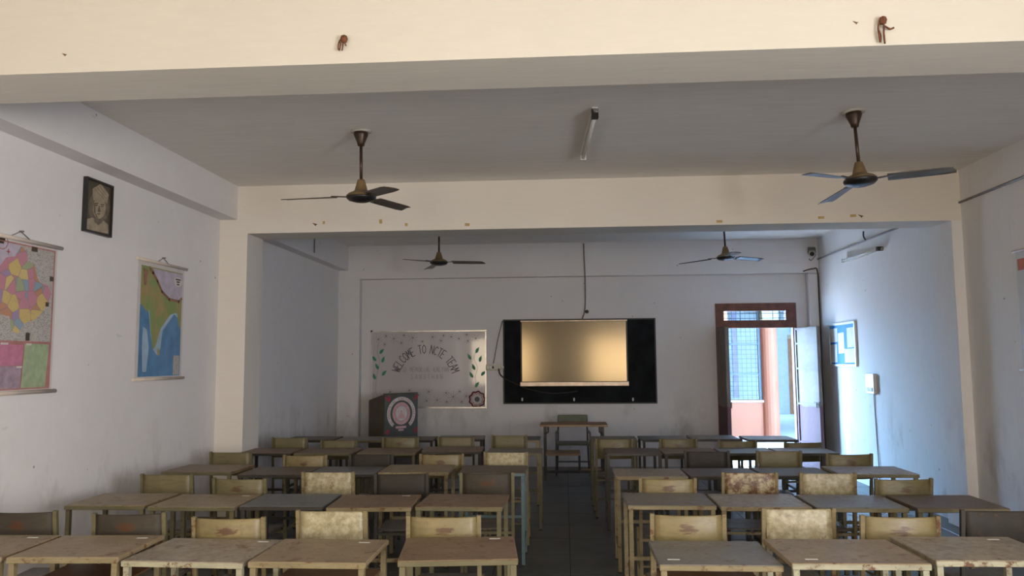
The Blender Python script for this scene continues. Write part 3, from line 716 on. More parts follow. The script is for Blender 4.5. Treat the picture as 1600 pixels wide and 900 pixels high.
# ------------------------------------------------------------------ whiteboard
o_ = at(582, 519, 1, YB); o2 = at(759, 636, 1, YB)
S = (o2.x-o_.x)/177.0
t = thing('whiteboard', 'whiteboard with WELCOME lettering, leaves and drawn flowers', 'whiteboard', (o_.x, YB, o2.z))
BW, BH = o2.x-o_.x, o_.z-o2.z
wb3 = lambda u, v, d: (u, -.018-d, v)
MB().box(0, BW, -.018, 0, 0, BH).build('board', 'whiteboard', t)
for a in ((-.012, BW+.012, BH-.004, BH+.016), (-.012, BW+.012, -.016, .004)): MB().box(a[0], a[1], -.026, 0, a[2], a[3]).build('frame_rail', 'aluminium', t)
for a in ((-.014, .006), (BW-.006, BW+.014)): MB().box(a[0], a[1], -.026, 0, 0, BH).build('frame_rail', 'aluminium', t)
for x in (-.01, BW+.01):
    for z in (-.012, BH+.012): MB().bbox(x-.016, x+.016, -.028, 0, z-.016, z+.016, .006).build('corner_cap', 'black_plastic' if z > 0 and x < 0 else 'aluminium', t)
def B(px, py): return (px-582)*S, (636-py)*BH/117.5
cx, cy = B(666, 594)
mb = MB(); txt = 'WELCOME TO NCTE TEAM'
for i, ch in enumerate(txt):
    if ch == ' ': continue
    a = math.radians(-70+142*i/(len(txt)-1)); R = 41*S
    hand(mb, ch, cx+R*math.sin(a)*1.03, cy+R*math.cos(a), 5.2*S, 13*S, -a, .011, wb3, .0004)
mb.build('lettering', 'ink_black', t)
mb = MB()
for line, (lx, ly), adv in (('SD MEMORIAL KALYAN', B(666, 581), 4.1*S), ('SANSTHAN', B(668, 592.5), 6.5*S)):
    for i, ch in enumerate(line):
        if ch != ' ': hand(mb, ch, lx+(i-len(line)/2+.5)*adv, ly, 3.1*S, 7*S, 0, .008, wb3, .0004)
mb.build('faint_lettering', 'ink_faint', t)
def leaf_poly(x, y, L_, ang):
    pts = [(0, 0), (.25, .22), (.55, .24), (1, 0), (.6, -.16), (.25, -.18)]; c, s = math.cos(ang), math.sin(ang)
    return [(x+L_*(a*c-b_*s), y+L_*(a*s+b_*c)) for a, b_ in pts]
mb = MB(); vine = MB()
for (px, py), an in [((594, 553), 50), ((589, 564), 130), ((598, 567), 70), ((593, 577), 120), ((598, 587), 50), ((588, 593), 110),
                     ((744, 553), 60), ((737, 563), 120), ((750, 567), 75), ((743, 579), 115), ((752, 588), 45), ((740, 591), 120), ((743, 606), 55)]:
    mb.prism(leaf_poly(*B(px, py), .115, math.radians(an)), wb3, .0003, .0009)
mb.build('drawn_leaves', 'ink_green', t)
for side_ in ([(592, 535), (590, 550), (595, 565), (591, 580), (589, 597), (588, 612), (593, 622)], [(746, 545), (741, 560), (747, 575), (743, 590), (745, 605)]):
    vine.ribbon([B(*q) for q in side_], .005, wb3, .0002, .0006)
vine.build('drawn_vine', 'ink_grey', t)
mb = MB(); dots = MB()
rr = random.Random(3)
for px, py, r in [(592, 530, 6), (616, 529, 8), (604, 525, 4), (602, 538, 4), (632, 524, 3), (646, 528, 8), (628, 536, 4), (661, 534, 4), (677, 527, 6), (694, 525, 4), (706, 527, 5), (718, 530, 5), (730, 524, 4), (744, 530, 7), (690, 533, 4), (732, 534, 4),
                  (611, 612, 5), (641, 610, 5), (655, 617, 4), (671, 612, 5), (684, 625, 8), (698, 614, 5), (709, 620, 9), (719, 612, 4), (729, 619, 5), (722, 628, 4), (699, 628, 4), (668, 626, 5)]:
    x, y = B(px, py); a0 = rr.random()*2
    for k in range(7):
        a = a0+2*PI*k/7; mb.ribbon([(x, y), (x+r*S*math.cos(a), y+r*S*math.sin(a))], .0035, wb3, .0002, .0006)
    dots.prism([(x+.010*math.cos(2*PI*k/6), y+.010*math.sin(2*PI*k/6)) for k in range(6)], wb3, .0004, .001)
mb.build('drawn_flowers', 'ink_grey', t); dots.build('flower_centres', 'ink_black', t)
x, y = B(746, 624); mb = MB()
for R in (11.5, 8.5):
    mb.ribbon([(x+S*(R+1.0*math.cos(9*a))*math.cos(a), y+S*(R+1.0*math.cos(9*a))*math.sin(a)) for a in np.linspace(0, 2*PI, 46)], .022 if R > 10 else .008, wb3, .0002, .0007)
mb.build('red_flower', 'ink_red', t)
mb = MB().prism([(x+S*4*math.cos(a), y+S*4*math.sin(a)) for a in np.linspace(0, 2*PI, 16)[:-1]], wb3, .0004, .001); mb.build('flower_centre', 'ink_black', t)

# ------------------------------------------------------------------ chalkboard, screen, wiring
c0, c1 = at(786, 499.5, 1, YB), at(1027, 630.5, 1, YB)
t = thing('chalkboard', 'black chalkboard on the back wall behind the screen', 'chalkboard', (c0.x, YB, c1.z))
w_, h_ = c1.x-c0.x, c0.z-c1.z
MB().box(0, w_, -.02, -.002, 0, h_).build('slate', 'chalkboard', t)
for a in ((0, w_, 0, .02), (0, w_, h_-.02, h_)): MB().box(a[0], a[1], -.028, -.02, a[2], a[3]).build('edge_strip', 'board_frame', t)
for a in ((0, .02), (w_-.02, w_)): MB().box(a[0], a[1], -.028, -.02, .02, h_-.02).build('edge_strip', 'board_frame', t)
for px in (816, 897, 989):
    p = at(px, 624, 1, YB-.03); o = MB().bbox(-.012, .012, -.012, .012, -.025, .025, .004).build('chalk_clip', 'white_plastic', None, (p.x, YB-.041, p.z))
    tag(o, {816: 'small white clip low on the chalkboard, left end', 897: 'small white clip low on the chalkboard, middle', 989: 'small white clip low on the chalkboard, right end'}[px], 'clip', 'clips on the chalkboard')
s0, s1 = at(813, 501, 1, YB-.09), at(982, 603, 1, YB-.09)
t = thing('display_screen', 'large flat interactive screen mounted over the chalkboard', 'screen', (s0.x, YB-.02, s1.z))
w_, h_ = s1.x-s0.x, s0.z-s1.z
MB().bbox(.02, w_-.02, -.055, -.008, .03, h_-.01, .01).build('housing', 'black_plastic', t)
MB().box(.022, w_-.022, -.062, -.055, .075, h_-.022).build('screen_glass', 'tv_glass', t)
MB().bbox(-.01, w_+.01, -.085, -.01, 0, .07, .006).build('bottom_bar', 'tv_frame', t)
MB().bbox(0, w_, -.075, -.01, h_-.022, h_, .004).build('top_rail', 'tv_frame', t)
for x in (.0, w_-.014): MB().box(x, x+.014, -.068, -.01, .07, h_-.022).build('side_rail', 'black_plastic', t)
sp = at(771, 574, 1, YB)
t = thing('switch_strip', 'cream switch and socket strip beside the chalkboard', 'switch', (sp.x, YB, sp.z))
MB().bbox(-.125, .125, -.03, 0, -.045, .045, .005).build('plate', 'cream_plastic', t)
for i in range(4): MB().bbox(-.105+i*.048, -.072+i*.048, -.038, -.03, -.018, .018, .003).build('rocker', 'white_plastic', t)
MB().lathe([(.022, 0), (.022, .03), (.012, .045)], n=12).build('plug', 'black_plastic', t).rotation_euler = (PI/2, 0, 0)
t.children[-1].location = (.1, -.03, 0)
def wire(name, pts, r, m, label, cat='cable'):
    return tag(MB().tube(pts, r, 6).build(name, m), label, cat)
def spline(pts, n=6):
    pts = [Vector(p) for p in pts]; out = []
    for i in range(len(pts)-1):
        a, b_, c, d = pts[max(i-1, 0)], pts[i], pts[i+1], pts[min(i+2, len(pts)-1)]
        for k in range(n):
            u = k/n; out.append(.5*((2*b_)+(c-a)*u+(2*a-5*b_+4*c-d)*u*u+(-a+3*b_-3*c+d)*u**3))
    return out+[pts[-1]]
yy = YB-.035
wire('power_cable', spline([at(779, 576, 1, YB-.075), at(783, 587, 1, YB-.05), at(800, 597, 1, YB-.04), at(830, 609, 1, YB-.045), at(862, 614.5, 1, YB-.045), at(888, 613, 1, YB-.045), at(903, 611, 1, YB-.045)]), .011, 'cable_black', 'thick black cable sagging from socket strip to screen')
wire('thin_wire', spline([at(785, 501, 1, YB-.034), at(778, 530, 1, YB-.012), at(771, 568, 1, YB-.012)]), .006, 'cable_black', 'thin dark wire from chalkboard corner down to switch strip')
wire('ceiling_cable', spline([at(912, 380.5, 1, YP-.01), at(912.5, 400, 1, YP-.01), at(914, 430, 1, YP-.01), at(914.5, 470, 1, YB-.012), at(913, 488, 1, YB-.012), at(909, 500, 1, YB-.03)]), .010, 'cable_grey', 'grey cable running down the back wall to the screen')
p = at(917, 487, 1, YB); tag(MB().lathe([(.03, 0), (.03, .012), (.018, .022)], n=12).build('cable_clip', 'cable_black', None, p), 'round dark clip on the back wall above the screen', 'clip').rotation_euler = (PI/2, 0, 0)

# ------------------------------------------------------------------ podium
PYF = 11.25
f0, f1 = at(600, 650, 1, PYF), at(652, 650, 1, PYF+.385)
ang = math.atan2(f1.y-f0.y, f1.x-f0.x)
fw = (f1.xy-f0.xy).length; fz = at(600, 617, 1, PYF).z
dz = at(652, 613.5, 1, PYF+.385).z
t = thing('podium', 'olive podium with a round red and white emblem beside the whiteboard', 'podium', (f0.x, f0.y, 0), ang)
pd = .46; zf = (fz+dz)/2
body = MB(); body.add([(0, 0, 0), (fw, 0, 0), (fw, pd, 0), (0, pd, 0), (0, 0, zf), (fw, 0, zf), (fw, pd, zf-.10), (0, pd, zf-.10)], [(0, 3, 2, 1), (4, 5, 6, 7), (0, 1, 5, 4), (1, 2, 6, 5), (2, 3, 7, 6), (3, 0, 4, 7)])
body.build('body', 'podium_side', t)
MB().bbox(-.01, fw+.01, -.012, .01, zf, zf+.012, .003).build('top_lip', 'podium_side', t)
P3 = lambda u, v, d: (u, -.012-d, v)
MB().box(.0, fw, -.012, 0, .35, zf-.005).build('front_print', 'podium_print', t)
def pp(qx, qy): return (qx-268)/482*fw, zf-(qy-140)/585*(zf*0+ (at(600, 617, 1, PYF).z - at(600, 680, 1, PYF).z))
ex, ez = pp(510, 430); ux = fw/482; uz = (at(600, 617, 1, PYF).z - at(600, 680, 1, PYF).z)/585
def ring(rx0, rz0, rx1, rz1, a0, a1, n=48):
    A = np.linspace(a0, a1, n); mb = MB()
    for a, b_ in zip(A, A[1:]):
        mb.prism([(ex+rx0*ux*math.sin(a), ez+rz0*uz*math.cos(a)), (ex+rx1*ux*math.sin(a), ez+rz1*uz*math.cos(a)), (ex+rx1*ux*math.sin(b_), ez+rz1*uz*math.cos(b_)), (ex+rx0*ux*math.sin(b_), ez+rz0*uz*math.cos(b_))], P3, 0, .001)
    return mb
ring(160, 195, 205, 245, -2.45, 2.45).build('outer_band', 'print_white', t)
mb = MB(); arc_text(mb, 'SD MEMORIAL KALYAN SANSTHAN', 34*uz*1.25, ex, ez, 168*ux, 203*uz, -2.36, 2.36, P3, .002, 1.25); mb.build('%s', 'print_red', t)['kind'] = 'stuff'
ring(88, 115, 128, 165, 0, 2*PI).build('inner_band', 'print_pink', t)
mb = MB(); arc_text(mb, 'SD MEMORIAL KALYAN SANSTHAN', 26*uz, ex, ez, 97*ux, 126*uz, -2.3, 2.3, P3, .002)
mb.build('%s', 'print_red', t)['kind'] = 'stuff'
ring(1, 1, 84, 110, 0, 2*PI).build('emblem_field', 'print_white', t)
mb = MB()
for R in ((44, 62, 38, 54),): mb.ribbon([(ex+R[0]*ux*math.sin(a), ez+(25+R[1]*math.cos(a))*uz) for a in np.linspace(-2.3, 2.3, 20)], .008, P3, .0012, .002)
mb.prism([(ex+x*ux, ez+z*uz) for x, z in ((-50, -75), (50, -75), (56, -50), (30, -20), (14, 10), (18, 38), (0, 55), (-18, 38), (-14, 10), (-30, -20), (-56, -50))], P3, .0012, .002)
mb.build('emblem_figure', 'print_pink', t)
for qx, qy, qw, qh in ((505, 632, 150, 34), (505, 672, 75, 28)):
    x, z = pp(qx, qy); MB().box(x-qw*ux/2, x+qw*ux/2, -.013, -.012, z-qh*uz/2, z+qh*uz/2).build('caption_strip', 'print_pink', t)
mb = MB(); gr = MB()
rr = random.Random(5)
for qx, qy, n in ((312, 200, 6), (716, 190, 6), (305, 700, 4), (708, 685, 5)):
    for k in range(n):
        x, z = pp(min(max(qx+rr.uniform(-30, 30), 290), 728), min(qy+rr.uniform(-30, 34), 712)); r = .018
        mb.prism([(x+r*(1+.3*math.cos(5*a))*math.cos(a), z+r*(1+.3*math.cos(5*a))*math.sin(a)) for a in np.linspace(0, 2*PI, 16)[:-1]], P3, .0005+k*.0002, .0012+k*.0002)
    for k in range(5):
        x, z = pp(min(max(qx+rr.uniform(-40, 50), 300), 715), min(qy+rr.uniform(-30, 60), 700)); gr.prism(leaf_poly(x, z, .045, rr.uniform(0, 6)), P3, .0003, .0006)
mb.build('corner_flowers', 'print_red', t); gr.build('corner_leaves', 'print_green', t)

# ------------------------------------------------------------------ left wall: maps and portrait
def wall_map(name, label, y0, y1, z0, z1):
    t = thing(name, label, 'map', (XL, y0, z0))
    to3 = lambda u, v, d: (.006+d, u, v)
    w_, h_ = y1-y0, z1-z0
    MB().box(.003, .006, 0, w_, 0, h_).build('sheet', 'map_paper', t)
    for z in (0, h_): 
        r = MB().tube([(.014, -.035, z), (.014, w_+.035, z)], .014, 10).build('rod', 'map_rod', t)
    hk = MB().tube([(.012, w_/2-.09, h_+.012), (.010, w_/2, h_+.055), (.012, w_/2+.09, h_+.012)], .003, 6); hk.build('hanging_string', 'cable_grey', t)
    MB().tube([(0, w_/2, h_+.055), (.03, w_/2, h_+.055)], .006, 6).build('nail', 'cable_grey', t)
    return t, to3, w_, h_
t, to3, w_, h_ = wall_map('wall_map', 'relief map of a peninsula with blue sea on the left wall', 6.34, 7.14, 1.53, 2.565)
G = lambda x, y: ((x-60)/(365-60)*w_, (850-y)/(850-55)*h_)
inner = [G(78, 835), G(350, 835), G(350, 90), G(78, 90)]
def poly(name, pts, m, d, par=t): return MB().prism([G(*q) for q in pts], to3, d, d+.0006).build(name, m, par)
poly('sea', [(78, 832), (352, 832), (352, 92), (78, 92)], 'map_sea', .0002)
poly('shallow_sea', [(78, 350), (130, 385), (150, 560), (170, 655), (195, 690), (215, 640), (225, 520), (300, 395), (330, 420), (352, 500), (352, 380), (78, 340)], 'map_shelf', .0006)
poly('shallow_sea', [(100, 500), (125, 520), (140, 640), (130, 800), (105, 800), (98, 640)], 'map_shelf', .0006)
poly('land', [(78, 92), (78, 345), (92, 362), (118, 398), (135, 388), (140, 450), (150, 545), (164, 645), (176, 642), (190, 600), (200, 545), (215, 500), (250, 440), (275, 402), (308, 385), (320, 388), (328, 430), (342, 492), (352, 485), (352, 92)], 'map_land', .0010)
poly('plateau', [(150, 100), (352, 100), (352, 270), (330, 296), (260, 290), (215, 245), (185, 180), (160, 130)], 'map_lavender', .0014)
MB().ribbon([G(*q) for q in [(128, 100), (150, 130), (180, 180), (212, 248), (262, 294), (330, 300), (350, 275)]], .028, to3, .0016, .0022).build('mountain_ridge', 'map_ridge', t)
poly('mountain_ridge', [(88, 110), (120, 120), (112, 220), (95, 228)], 'map_ridge', .0016)
poly('island', [(198, 640), (210, 655), (212, 685), (200, 692), (194, 665)], 'map_land', .0012)
poly('title_oval', [(320+30*math.cos(a), 160+36*math.sin(a)) for a in np.linspace(0, 2*PI, 20)[:-1]], 'map_paper', .0024)
mb = MB()
for y_, wd in ((143, 36), (160, 22), (178, 16)): mb.prism([G(320-wd/2, y_-5), G(320+wd/2, y_-5), G(320+wd/2, y_+5), G(320-wd/2, y_+5)], to3, .003, .0036)
mb.build('title_lines', 'sepia_dark', t)
poly('legend', [(304, 690), (346, 690), (346, 826), (304, 826)], 'map_text_grey', .0024)

t, to3, w_, h_ = wall_map('wall_map', 'map of coloured districts at the left edge of the left wall', 4.50, 5.28, 1.48, 2.50)
G = lambda x, y: (w_ - (285-x)/285*.57, (855-y)/(855-75)*h_)
def poly(name, pts, m, d, par=t): return MB().prism([G(*q) for q in pts], to3, d, d+.0006).build(name, m, par)
X0 = 285-(w_-.03)/.57*285
poly('border', [(X0, 840), (274, 840), (274, 95), (X0, 95)], 'map_border', .0002)
poly('surrounding_text', [(X0+8, 592), (266, 592), (266, 103), (X0+8, 103)], 'map_text_grey', .0006)
poly('pale_corner', [(X0+8, 440), (X0+8, 103), (100, 103), (70, 170), (15, 240), (-60, 330)], 'map_lavender', .0010)
poly('district_map', [(95, 108), (128, 130), (132, 180), (165, 190), (185, 260), (200, 280), (240, 290), (262, 330), (245, 385), (215, 440), (180, 480), (130, 500), (105, 555), (70, 545), (60, 470), (20, 465), (-20, 440), (-80, 420), (-150, 400), (-140, 330), (-60, 310), (0, 235), (30, 180), (70, 165)], 'map_districts', .0014)
poly('inset_pink', [(20, 612), (134, 612), (128, 716), (20, 716)], 'map_pink', .0008); poly('inset_green', [(140, 605), (262, 605), (250, 832), (130, 832)], 'map_green', .0008)
poly('inset_mauve', [(20, 720), (128, 720), (124, 832), (20, 832)], 'map_mauve', .0008); poly('inset_orange', [(X0+10, 612), (14, 612), (14, 760), (X0+10, 760)], 'map_orange', .0008); poly('inset_green', [(X0+10, 765), (14, 765), (14, 832), (X0+10, 832)], 'map_green', .0008)
for a in ((148, 97, 178, 122), (248, 238, 268, 264), (232, 380, 250, 403), (140, 548, 160, 590)): poly('photo_inset', [(a[0], a[3]), (a[2], a[3]), (a[2], a[1]), (a[0], a[1])], 'sepia_shadow', .0018)
for a in ((26, 603, 60, 613), (146, 603, 172, 613), (104, 720, 130, 730)): poly('caption', [(a[0], a[3]), (a[2], a[3]), (a[2], a[1]), (a[0], a[1])], 'map_paper', .0016)
mb = MB().ribbon([G(8+26*math.cos(a), 104+36*math.sin(a)) for a in np.linspace(0, 2*PI, 24)], .006, to3, .0020, .0026); mb.build('title_ring', 'map_border', t)
mb = MB()
for y_, wd in ((92, 30), (108, 20)): mb.prism([G(6-wd/2, y_-6), G(6+wd/2, y_-6), G(6+wd/2, y_+6), G(6-wd/2, y_+6)], to3, .0020, .0026)
mb.build('title_lines', 'sepia_dark', t)
mb = MB()
for k in range(4):
    a = k*PI/2; mb.prism([G(38+12*math.cos(a), 148+16*math.sin(a)), G(38+3*math.cos(a+.8), 148+4*math.sin(a+.8)), G(38, 148), G(38+3*math.cos(a-.8), 148+4*math.sin(a-.8))], to3, .0020, .0026)
mb.build('compass_rose', 'print_red', t)

t = thing('portrait', 'black framed sepia portrait print of a turbaned figure', 'picture', (XL, 5.545, 2.67))
w_, h_ = .345, .42
G = lambda x, y: ((x-160)/(490-160)*w_, (790-(y-(x-160)*.29))/(790-85)*h_)       # undo the slant of the photo
to3 = lambda u, v, d: (.035+d, u, v)
fr = MB(); fr.box(0, .035, 0, w_, 0, .016); fr.box(0, .035, 0, w_, h_-.016, h_); fr.box(0, .035, 0, .014, .016, h_-.016); fr.box(0, .035, w_-.014, w_, .016, h_-.016)
fr.build('frame', 'black_plastic', t); to3 = lambda u, v, d: (.020+d, u, v)
MB().box(0, .020, .014, w_-.014, .016, h_-.016).build('print', 'sepia_shadow', t)
def poly(name, pts, m, d): return MB().prism([(min(max(a, .018), w_-.018), min(max(b_, .018), h_-.018)) for a, b_ in (G(*q) for q in pts)], to3, d, d+.0004).build(name, m, t)
poly('glow', [(335+135*math.cos(a), 470+215*math.sin(a)) for a in np.linspace(0, 2*PI, 24)[:-1]], 'sepia_mid', .0001)
poly('coat', [(172, 790), (172, 640), (260, 615), (330, 680), (400, 655), (455, 710), (462, 830), (330, 800)], 'sepia_light', .0006)
poly('neck', [(285, 600), (385, 620), (380, 680), (330, 715), (280, 670)], 'sepia_mid', .0010)
poly('ear', [(405, 440), (420, 450), (412, 510), (398, 520)], 'sepia_mid', .0010)
poly('face', [(335+78*math.cos(a), 490+140*math.sin(a)) for a in np.linspace(0, 2*PI, 24)[:-1]], 'sepia_light', .0014)
poly('face_shade', [(260, 420), (285, 430), (290, 560), (330, 632), (300, 610), (270, 540)], 'sepia_mid', .0018)
poly('turban', [(240, 240), (335, 160), (385, 215), (445, 300), (425, 420), (340, 350), (262, 395), (245, 330)], 'sepia_light', .0022)
for k in range(4): MB().ribbon([G(262+k*32, 240-k*22), G(420-k*6, 400-k*45)], .004, to3, .0028, .0032).build('turban_fold', 'sepia_mid', t)
for a in ((275, 420, 318, 436), (345, 432, 392, 446), (282, 446, 312, 462), (350, 456, 384, 470), (305, 560, 350, 574)): poly('feature', [(a[0], a[3]), (a[2], a[3]), (a[2], a[1]), (a[0], a[1])], 'sepia_shadow', .0020)
poly('nose', [(325, 460), (338, 460), (350, 535), (330, 548), (312, 535)], 'sepia_mid', .0020)

# ------------------------------------------------------------------ right wall: notices, switch box, lights, conduit, poster
t = thing('notice_board', 'blue notice board with white papers on the right wall', 'notice board', (XR, 10.82, 1.555))
to3 = lambda u, v, d: (-.018-d, 1.03-u, v)      # u runs from far to near
MB().box(-.018, 0, 0, 1.03, 0, .62).build('felt', 'notice_blue', t)
for a in ((0, 1.03, 0, .03), (0, 1.03, .59, .62)): MB().box(-.028, 0, a[0]-.005, a[1]+.005, a[2], a[3]).build('frame_rail', 'white_plastic', t)
for a in ((-.005, .03), (1.0, 1.035)): MB().box(-.028, 0, a[0], a[1], .03, .59).build('frame_rail', 'white_plastic', t)
for k, (u0, u1, v0, v1) in enumerate([(.03, .34, .345, .55), (.36, .60, .18, .48), (.72, .97, .26, .54), (.03, .30, .05, .32), (.60, .99, .05, .25)]):
    MB().prism([(u0, v0), (u1, v0+.006), (u1+.004, v1), (u0+.004, v1-.006)], to3, .001, .002).build('paper', 'paper', t)
t = thing('switch_box', 'white switch box with hanging wire on the right wall', 'switch', (XR, 10.34, 1.34))
MB().bbox(-.045, 0, -.13, .13, -.13, .13, .006).build('box', 'white_plastic', t)
for k in range(4): MB().bbox(-.055, -.045, -.09+k*.05, -.055+k*.05, -.10, -.05, .003).build('rocker', 'cream_plastic', t)
wire('switch_wire', spline([(XR-.008, 10.31, 1.21), (XR-.008, 10.29, .8), (XR-.01, 10.26, .3), (XR-.01, 10.24, .02)]), .006, 'cable_grey', 'thin wire hanging below the white switch box')
def tube_light(label, p, q, nrm):
    p, q, nrm = Vector(p), Vector(q), Vector(nrm); t = thing('tube_light', label, 'tube light', (p+q)/2)
    c = (p+q)/2; p, q = p-c, q-c; ax = (q-p).normalized()
    MB().bar(p+nrm*.02, q+nrm*.02, .045, .04, nrm).build('batten', 'white_plastic', t)
    MB().tube([p+ax*.03+nrm*.062, q-ax*.03+nrm*.062], .014, 10).build('tube', 'tube_glass', t)
    for e, s in ((p, 1), (q, -1)): MB().bar(e+nrm*.045, e+ax*s*.05+nrm*.045, .05, .07, nrm).build('end_cap', 'black_plastic' if s == 1 else 'white_plastic', t)
tube_light('tube light fixed to the ceiling between the near fans', (.25, 5.62, ZC), (.19, 6.88, ZC), (0, 0, -1))
tube_light('tube light on the right wall above the notice board', (XR, 9.78, 3.02), (XR, 11.08, 3.03), (-1, 0, 0))
wire('conduit', [(XR-.012, A2-.001, 3.21), (XR-.012, A1R+.02, 3.21)], .012, 'conduit', 'grey conduit along the right wall before the second beam', 'conduit')
wire('conduit', [(XR-.012, YP-.005, 3.21), (XR-.012, A2R+.005, 3.20)], .012, 'conduit', 'grey conduit along the right wall above the tube light', 'conduit')
wire('tube_light_wire', spline([(XR-.02, 10.35, 3.33), (XR-.03, 10.33, 3.26), (XR-.02, 10.28, 3.20)]), .010, 'cable_black', 'short black wire end beside the right wall conduit')
p = at(490, 385, 0, XL+.155)
wire('hanging_wire', [(p.x+.012, p.y, ZC), (p.x+.012, p.y, 3.19)], .010, 'cable_grey', 'short wire hanging on the far left beam')
t = thing('wall_poster', 'white hanging chart with red heading at the right edge', 'poster', (XR, 6.25, 1.56))
MB().box(-.006, -.003, 0, .76, 0, 1.03).build('sheet', 'poster_white', t)
for z in (0, 1.03): MB().tube([(-.014, -.03, z), (-.014, .79, z)], .012, 10).build('rod', 'map_rod', t)
MB().box(-.007, -.006, .02, .74, .86, .96).build('heading_band', 'poster_red', t)
mb = MB(); 
for k in range(5):
    pts = leaf_poly(.50, .62, .16, math.radians(60+k*50)); mb.prism(pts, lambda u, v, d: (-.0062-d, u, v), 0, .0008)
mb.build('leaf_picture', 'map_green', t)

# ------------------------------------------------------------------ fans
def fan(label, x, y, a0, blade, tilt=(0, 0), R=.61):
    t = thing('ceiling_fan', label, 'fan', (x, y, ZC), 0, 'ceiling fans')
    t.rotation_euler = (math.radians(tilt[0]), math.radians(tilt[1]), 0)
    hz = -.54
    MB().lathe([(.0, -.012), (.085, -.012), (.085, 0), (0, 0)], n=20).build('ceiling_rose', 'ceiling_rose', t)
    MB().lathe([(.0, -.125), (.026, -.125), (.032, -.10), (.058, -.035), (.058, -.012), (0, -.012)], n=20).build('canopy', 'fan_brown', t)
    MB().tube([(0, 0, -.11), (0, 0, hz+.13)], .0125, 10).build('down_rod', 'fan_brown', t)
    mt = MB().lathe([(.0, hz+.14), (.028, hz+.14), (.034, hz+.12), (.052, hz+.055), (.060, hz+.045), (.10, hz+.028), (.118, hz+.01), (.118, hz-.012), (.09, hz-.032), (.04, hz-.042), (0, hz-.042)], n=28)
    mo = mt.build('motor', 'fan_gold', t)
    MB().lathe([(.0, hz-.046), (.05, hz-.044), (.10, hz-.030), (.119, hz-.012), (.121, hz-.004), (.121, hz+.004), (.0, hz+.004)], n=28).build('motor_cover', 'fan_black', mo)
    for k in range(3):
        a = math.radians(a0+120*k); c, s = math.cos(a), math.sin(a)
        def tr(u, v, z): return (u*c-v*s, u*s+v*c, z)
        b = MB(); n = 8; vs = []
        for i in range(n+1):
            f = i/n; u = .185+f*(R-.185); wd = .055+.012*f; tw = -math.radians(13-5*f); dr = -.018*f
            if i == n: wd *= .86
            for vv in (-wd, -wd*.3, wd*.5, wd):
                vs.append((u + (.02 if (i == n and vv > 0) else 0), vv*math.cos(tw), hz + .004 + dr + vv*math.sin(tw) - .006*(vv/wd)**2))
        nb = len(vs); vs2 = [(x_, y_, z_-.004) for x_, y_, z_ in vs]
        fs = [(i*4+j, (i+1)*4+j, (i+1)*4+j+1, i*4+j+1) for i in range(n) for j in range(3)]
        fs2 = [tuple(q+nb for q in reversed(f)) for f in fs]
        ed = [(j, j+1, j+1+nb, j+nb) for j in range(3)] + [(n*4+j, n*4+j+nb, n*4+j+1+nb, n*4+j+1) for j in range(3)] + [(i*4, i*4+nb, (i+1)*4+nb, (i+1)*4) for i in range(n)] + [(i*4+3, (i+1)*4+3, (i+1)*4+3+nb, i*4+3+nb) for i in range(n)]
        b.add([tr(*q) for q in vs+vs2], fs+fs2+ed, True)
        bo = b.build('blade', blade, t)
        MB().bar(tr(.10, 0, hz+.0), tr(.24, 0, hz+.004), .035, .006).build('blade_arm', 'fan_brown', bo)
    return t
fan('brown ceiling fan near the left wall beam, front pair', -1.63, 6.05, 66, 'fan_blade', (3, 0))
fan('brown ceiling fan on the right, front pair, grey blades', 2.22, 5.90, 96, 'fan_grey_blade', (-2, -2))
fan('ceiling fan beyond the second beam, on the left', -1.68, 10.29, 114, 'fan_blade')
fan('ceiling fan beyond the second beam, on the right', 2.11, 10.23, 30, 'fan_black', (0, -2))

# ------------------------------------------------------------------ security camera
p = at(1266, 394, 1, YP)
t = thing('security_camera', 'small pale security camera high in the back corner', 'camera', (p.x, YP, p.z))
MB().lathe([(.045, 0), (.045, .02), (.03, .035)], n=16).build('base', 'cream_plastic', t).rotation_euler = (PI/2, 0, 0)
MB().tube([(0, -.03, 0), (0, -.07, -.01)], .018, 10).build('arm', 'cream_plastic', t)
MB().tube([(.03, -.02, .02), (-.02, -.15, -.045)], .042, 14).build('body', 'cream_plastic', t)
MB().tube([(-.02, -.15, -.045), (-.026, -.165, -.052)], .034, 14).build('lens', 'black_plastic', t)
MB().prism([(.055, -.02), (.055, .045), (-.055, .045), (-.055, -.02), (-.045, -.02), (-.045, .035), (.045, .035), (.045, -.02)], lambda u, v, d: (u+.01-.25*d, -.03-d, v+.03-.35*d), 0, .14).build('hood', 'cable_grey', t)
wire('camera_wire', spline([at(1264, 404, 1, YP-.02), at(1267, 407, 1, YP-.02), at(1272, 402, 1, YP-.01), at(1275, 397, 1, YP-.01)]), .006, 'cable_grey', 'thin curled wire below the security camera')
wire('corner_wire', spline([at(1255, 424, 1, YP-.012), at(1262, 421.5, 1, YP-.012), at(1270, 420, 1, YP-.012), at(1277, 423, 1, YP-.012), (XR-.02, YP-.012, 2.6), (XR-.02, YP-.012, 1.2), (XR-.02, YP-.012, .02)]), .009, 'cable_black', 'dark wire arching over the corner pier and down')

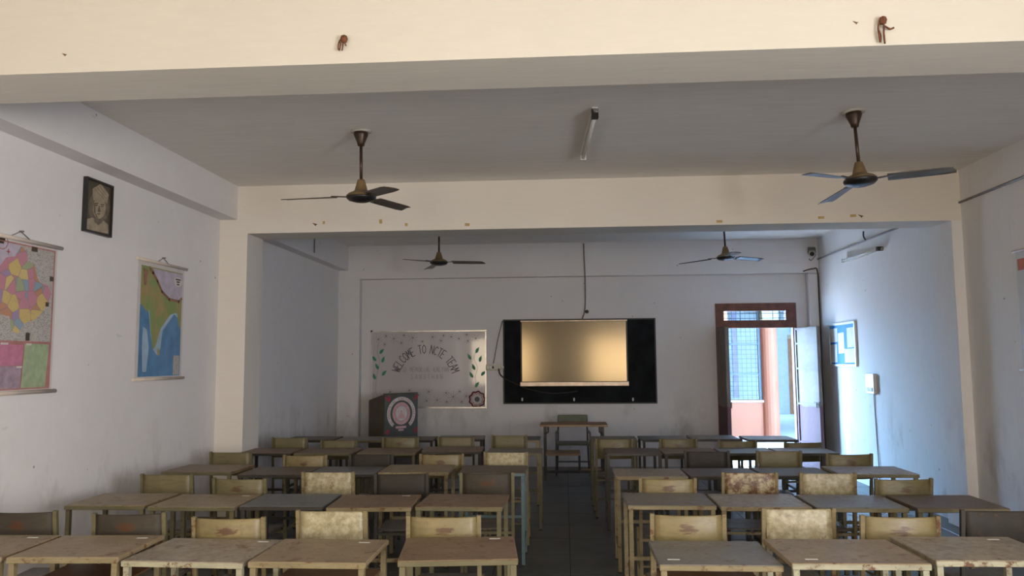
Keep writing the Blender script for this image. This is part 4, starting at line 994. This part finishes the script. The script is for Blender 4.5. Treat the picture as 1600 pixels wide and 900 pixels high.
# ------------------------------------------------------------------ rope ties, tape scraps and chips on the beams
def rope(label, pix, extra, r):
    t = thing('rope_tie', label, 'rope', at(*pix[0][0], 1, A1-.012))
    o = t.location.copy()
    for ln in pix: MB().tube([Vector(q)-o for q in spline([at(*q, 1, A1-.014-.004*(i % 2)) for i, q in enumerate(ln)], 4)], r, 6).build('strand', 'rope', t)
    MB().lathe([(0, -.022), (.014, -.014), (.018, 0), (.014, .014), (0, .022)], n=10).build('knot', 'rope', t, Vector(at(*extra, 1, A1-.018))-o)
    MB().tube([Vector(at(*extra, 1, A1))-o, Vector(at(*extra, 1, A1-.03))-o], .006, 6).build('hook', 'chip', t)
rope('brown rope loop tied on the front beam, left one', [[(537, 62), (532, 62), (529, 68), (528.5, 75), (530, 78.5), (531.5, 74), (532, 68), (530.5, 64.5)], [(537, 62), (536, 70), (534.5, 79)], [(537.5, 63), (539, 68), (541, 72)]], (537.5, 61), .0032)
rope('brown rope strands hanging on the front beam, right one', [[(1379, 32), (1374, 36), (1372, 42), (1373, 52), (1375, 66)], [(1373, 48), (1376, 56), (1375.5, 66)], [(1379.5, 33), (1381, 42), (1381, 52), (1382.5, 68)], [(1381, 40), (1386, 43), (1391, 45.5), (1397, 43)]], (1379.5, 32), .0042)
for px, py, w_, h_, kind in [(506, 348, .025, .03, 'tape'), (595, 346, .03, .045, 'tape'), (635, 351, .03, .03, 'tape'), (730, 351, .05, .03, 'tape'), (1124, 346, .06, .026, 'tape'), (1283, 340, .06, .026, 'tape'), (1333, 337, .06, .026, 'tape')]:
    p = at(px, py, 1, A2); o = MB().box(-w_/2, w_/2, -.002, 0, -h_/2, h_/2).build('tape_scrap', kind, None, p)
    o.rotation_euler = (0, rr.uniform(-.08, .08), 0)
    lb = {506: 'tiny yellow tape scrap on the second beam, leftmost', 595: 'upright yellow tape scrap below the left front fan', 635: 'small yellow tape scrap right of the left front fan', 730: 'yellow tape scrap on the second beam above the far left fan', 1124: 'yellow tape scrap above the far right fan', 1283: 'yellow tape scrap on the second beam, second from the right', 1333: 'yellow tape scrap on the second beam, rightmost'}[px]
    tag(o, lb, 'tape', 'tape scraps on the second beam')
for px, py, y_, lb in [(101, 85, A1, 'small dark plaster chip on the front beam, far left'), (1337, 35, A1, 'small dark plaster chip on the front beam beside the right rope'), (492, 350, A2, 'brown torn plaster chip on the second beam, left'), (1345, 337, A2, 'dark plaster chip on the second beam, right end')]:
    p = at(px, py, 1, y_); k = .012 if y_ == A1 else .03
    o = MB().prism([(k*a, k*b_) for a, b_ in ((-1, .5), (-.2, .2), (1, -.1), (.5, -.3), (.3, -.8), (-.1, -.4))], lambda u, v, d: (u, -d, v), 0, .003).build('plaster_chip', 'chip', None, p)
    tag(o, lb, 'chip', 'plaster chips on the beams')
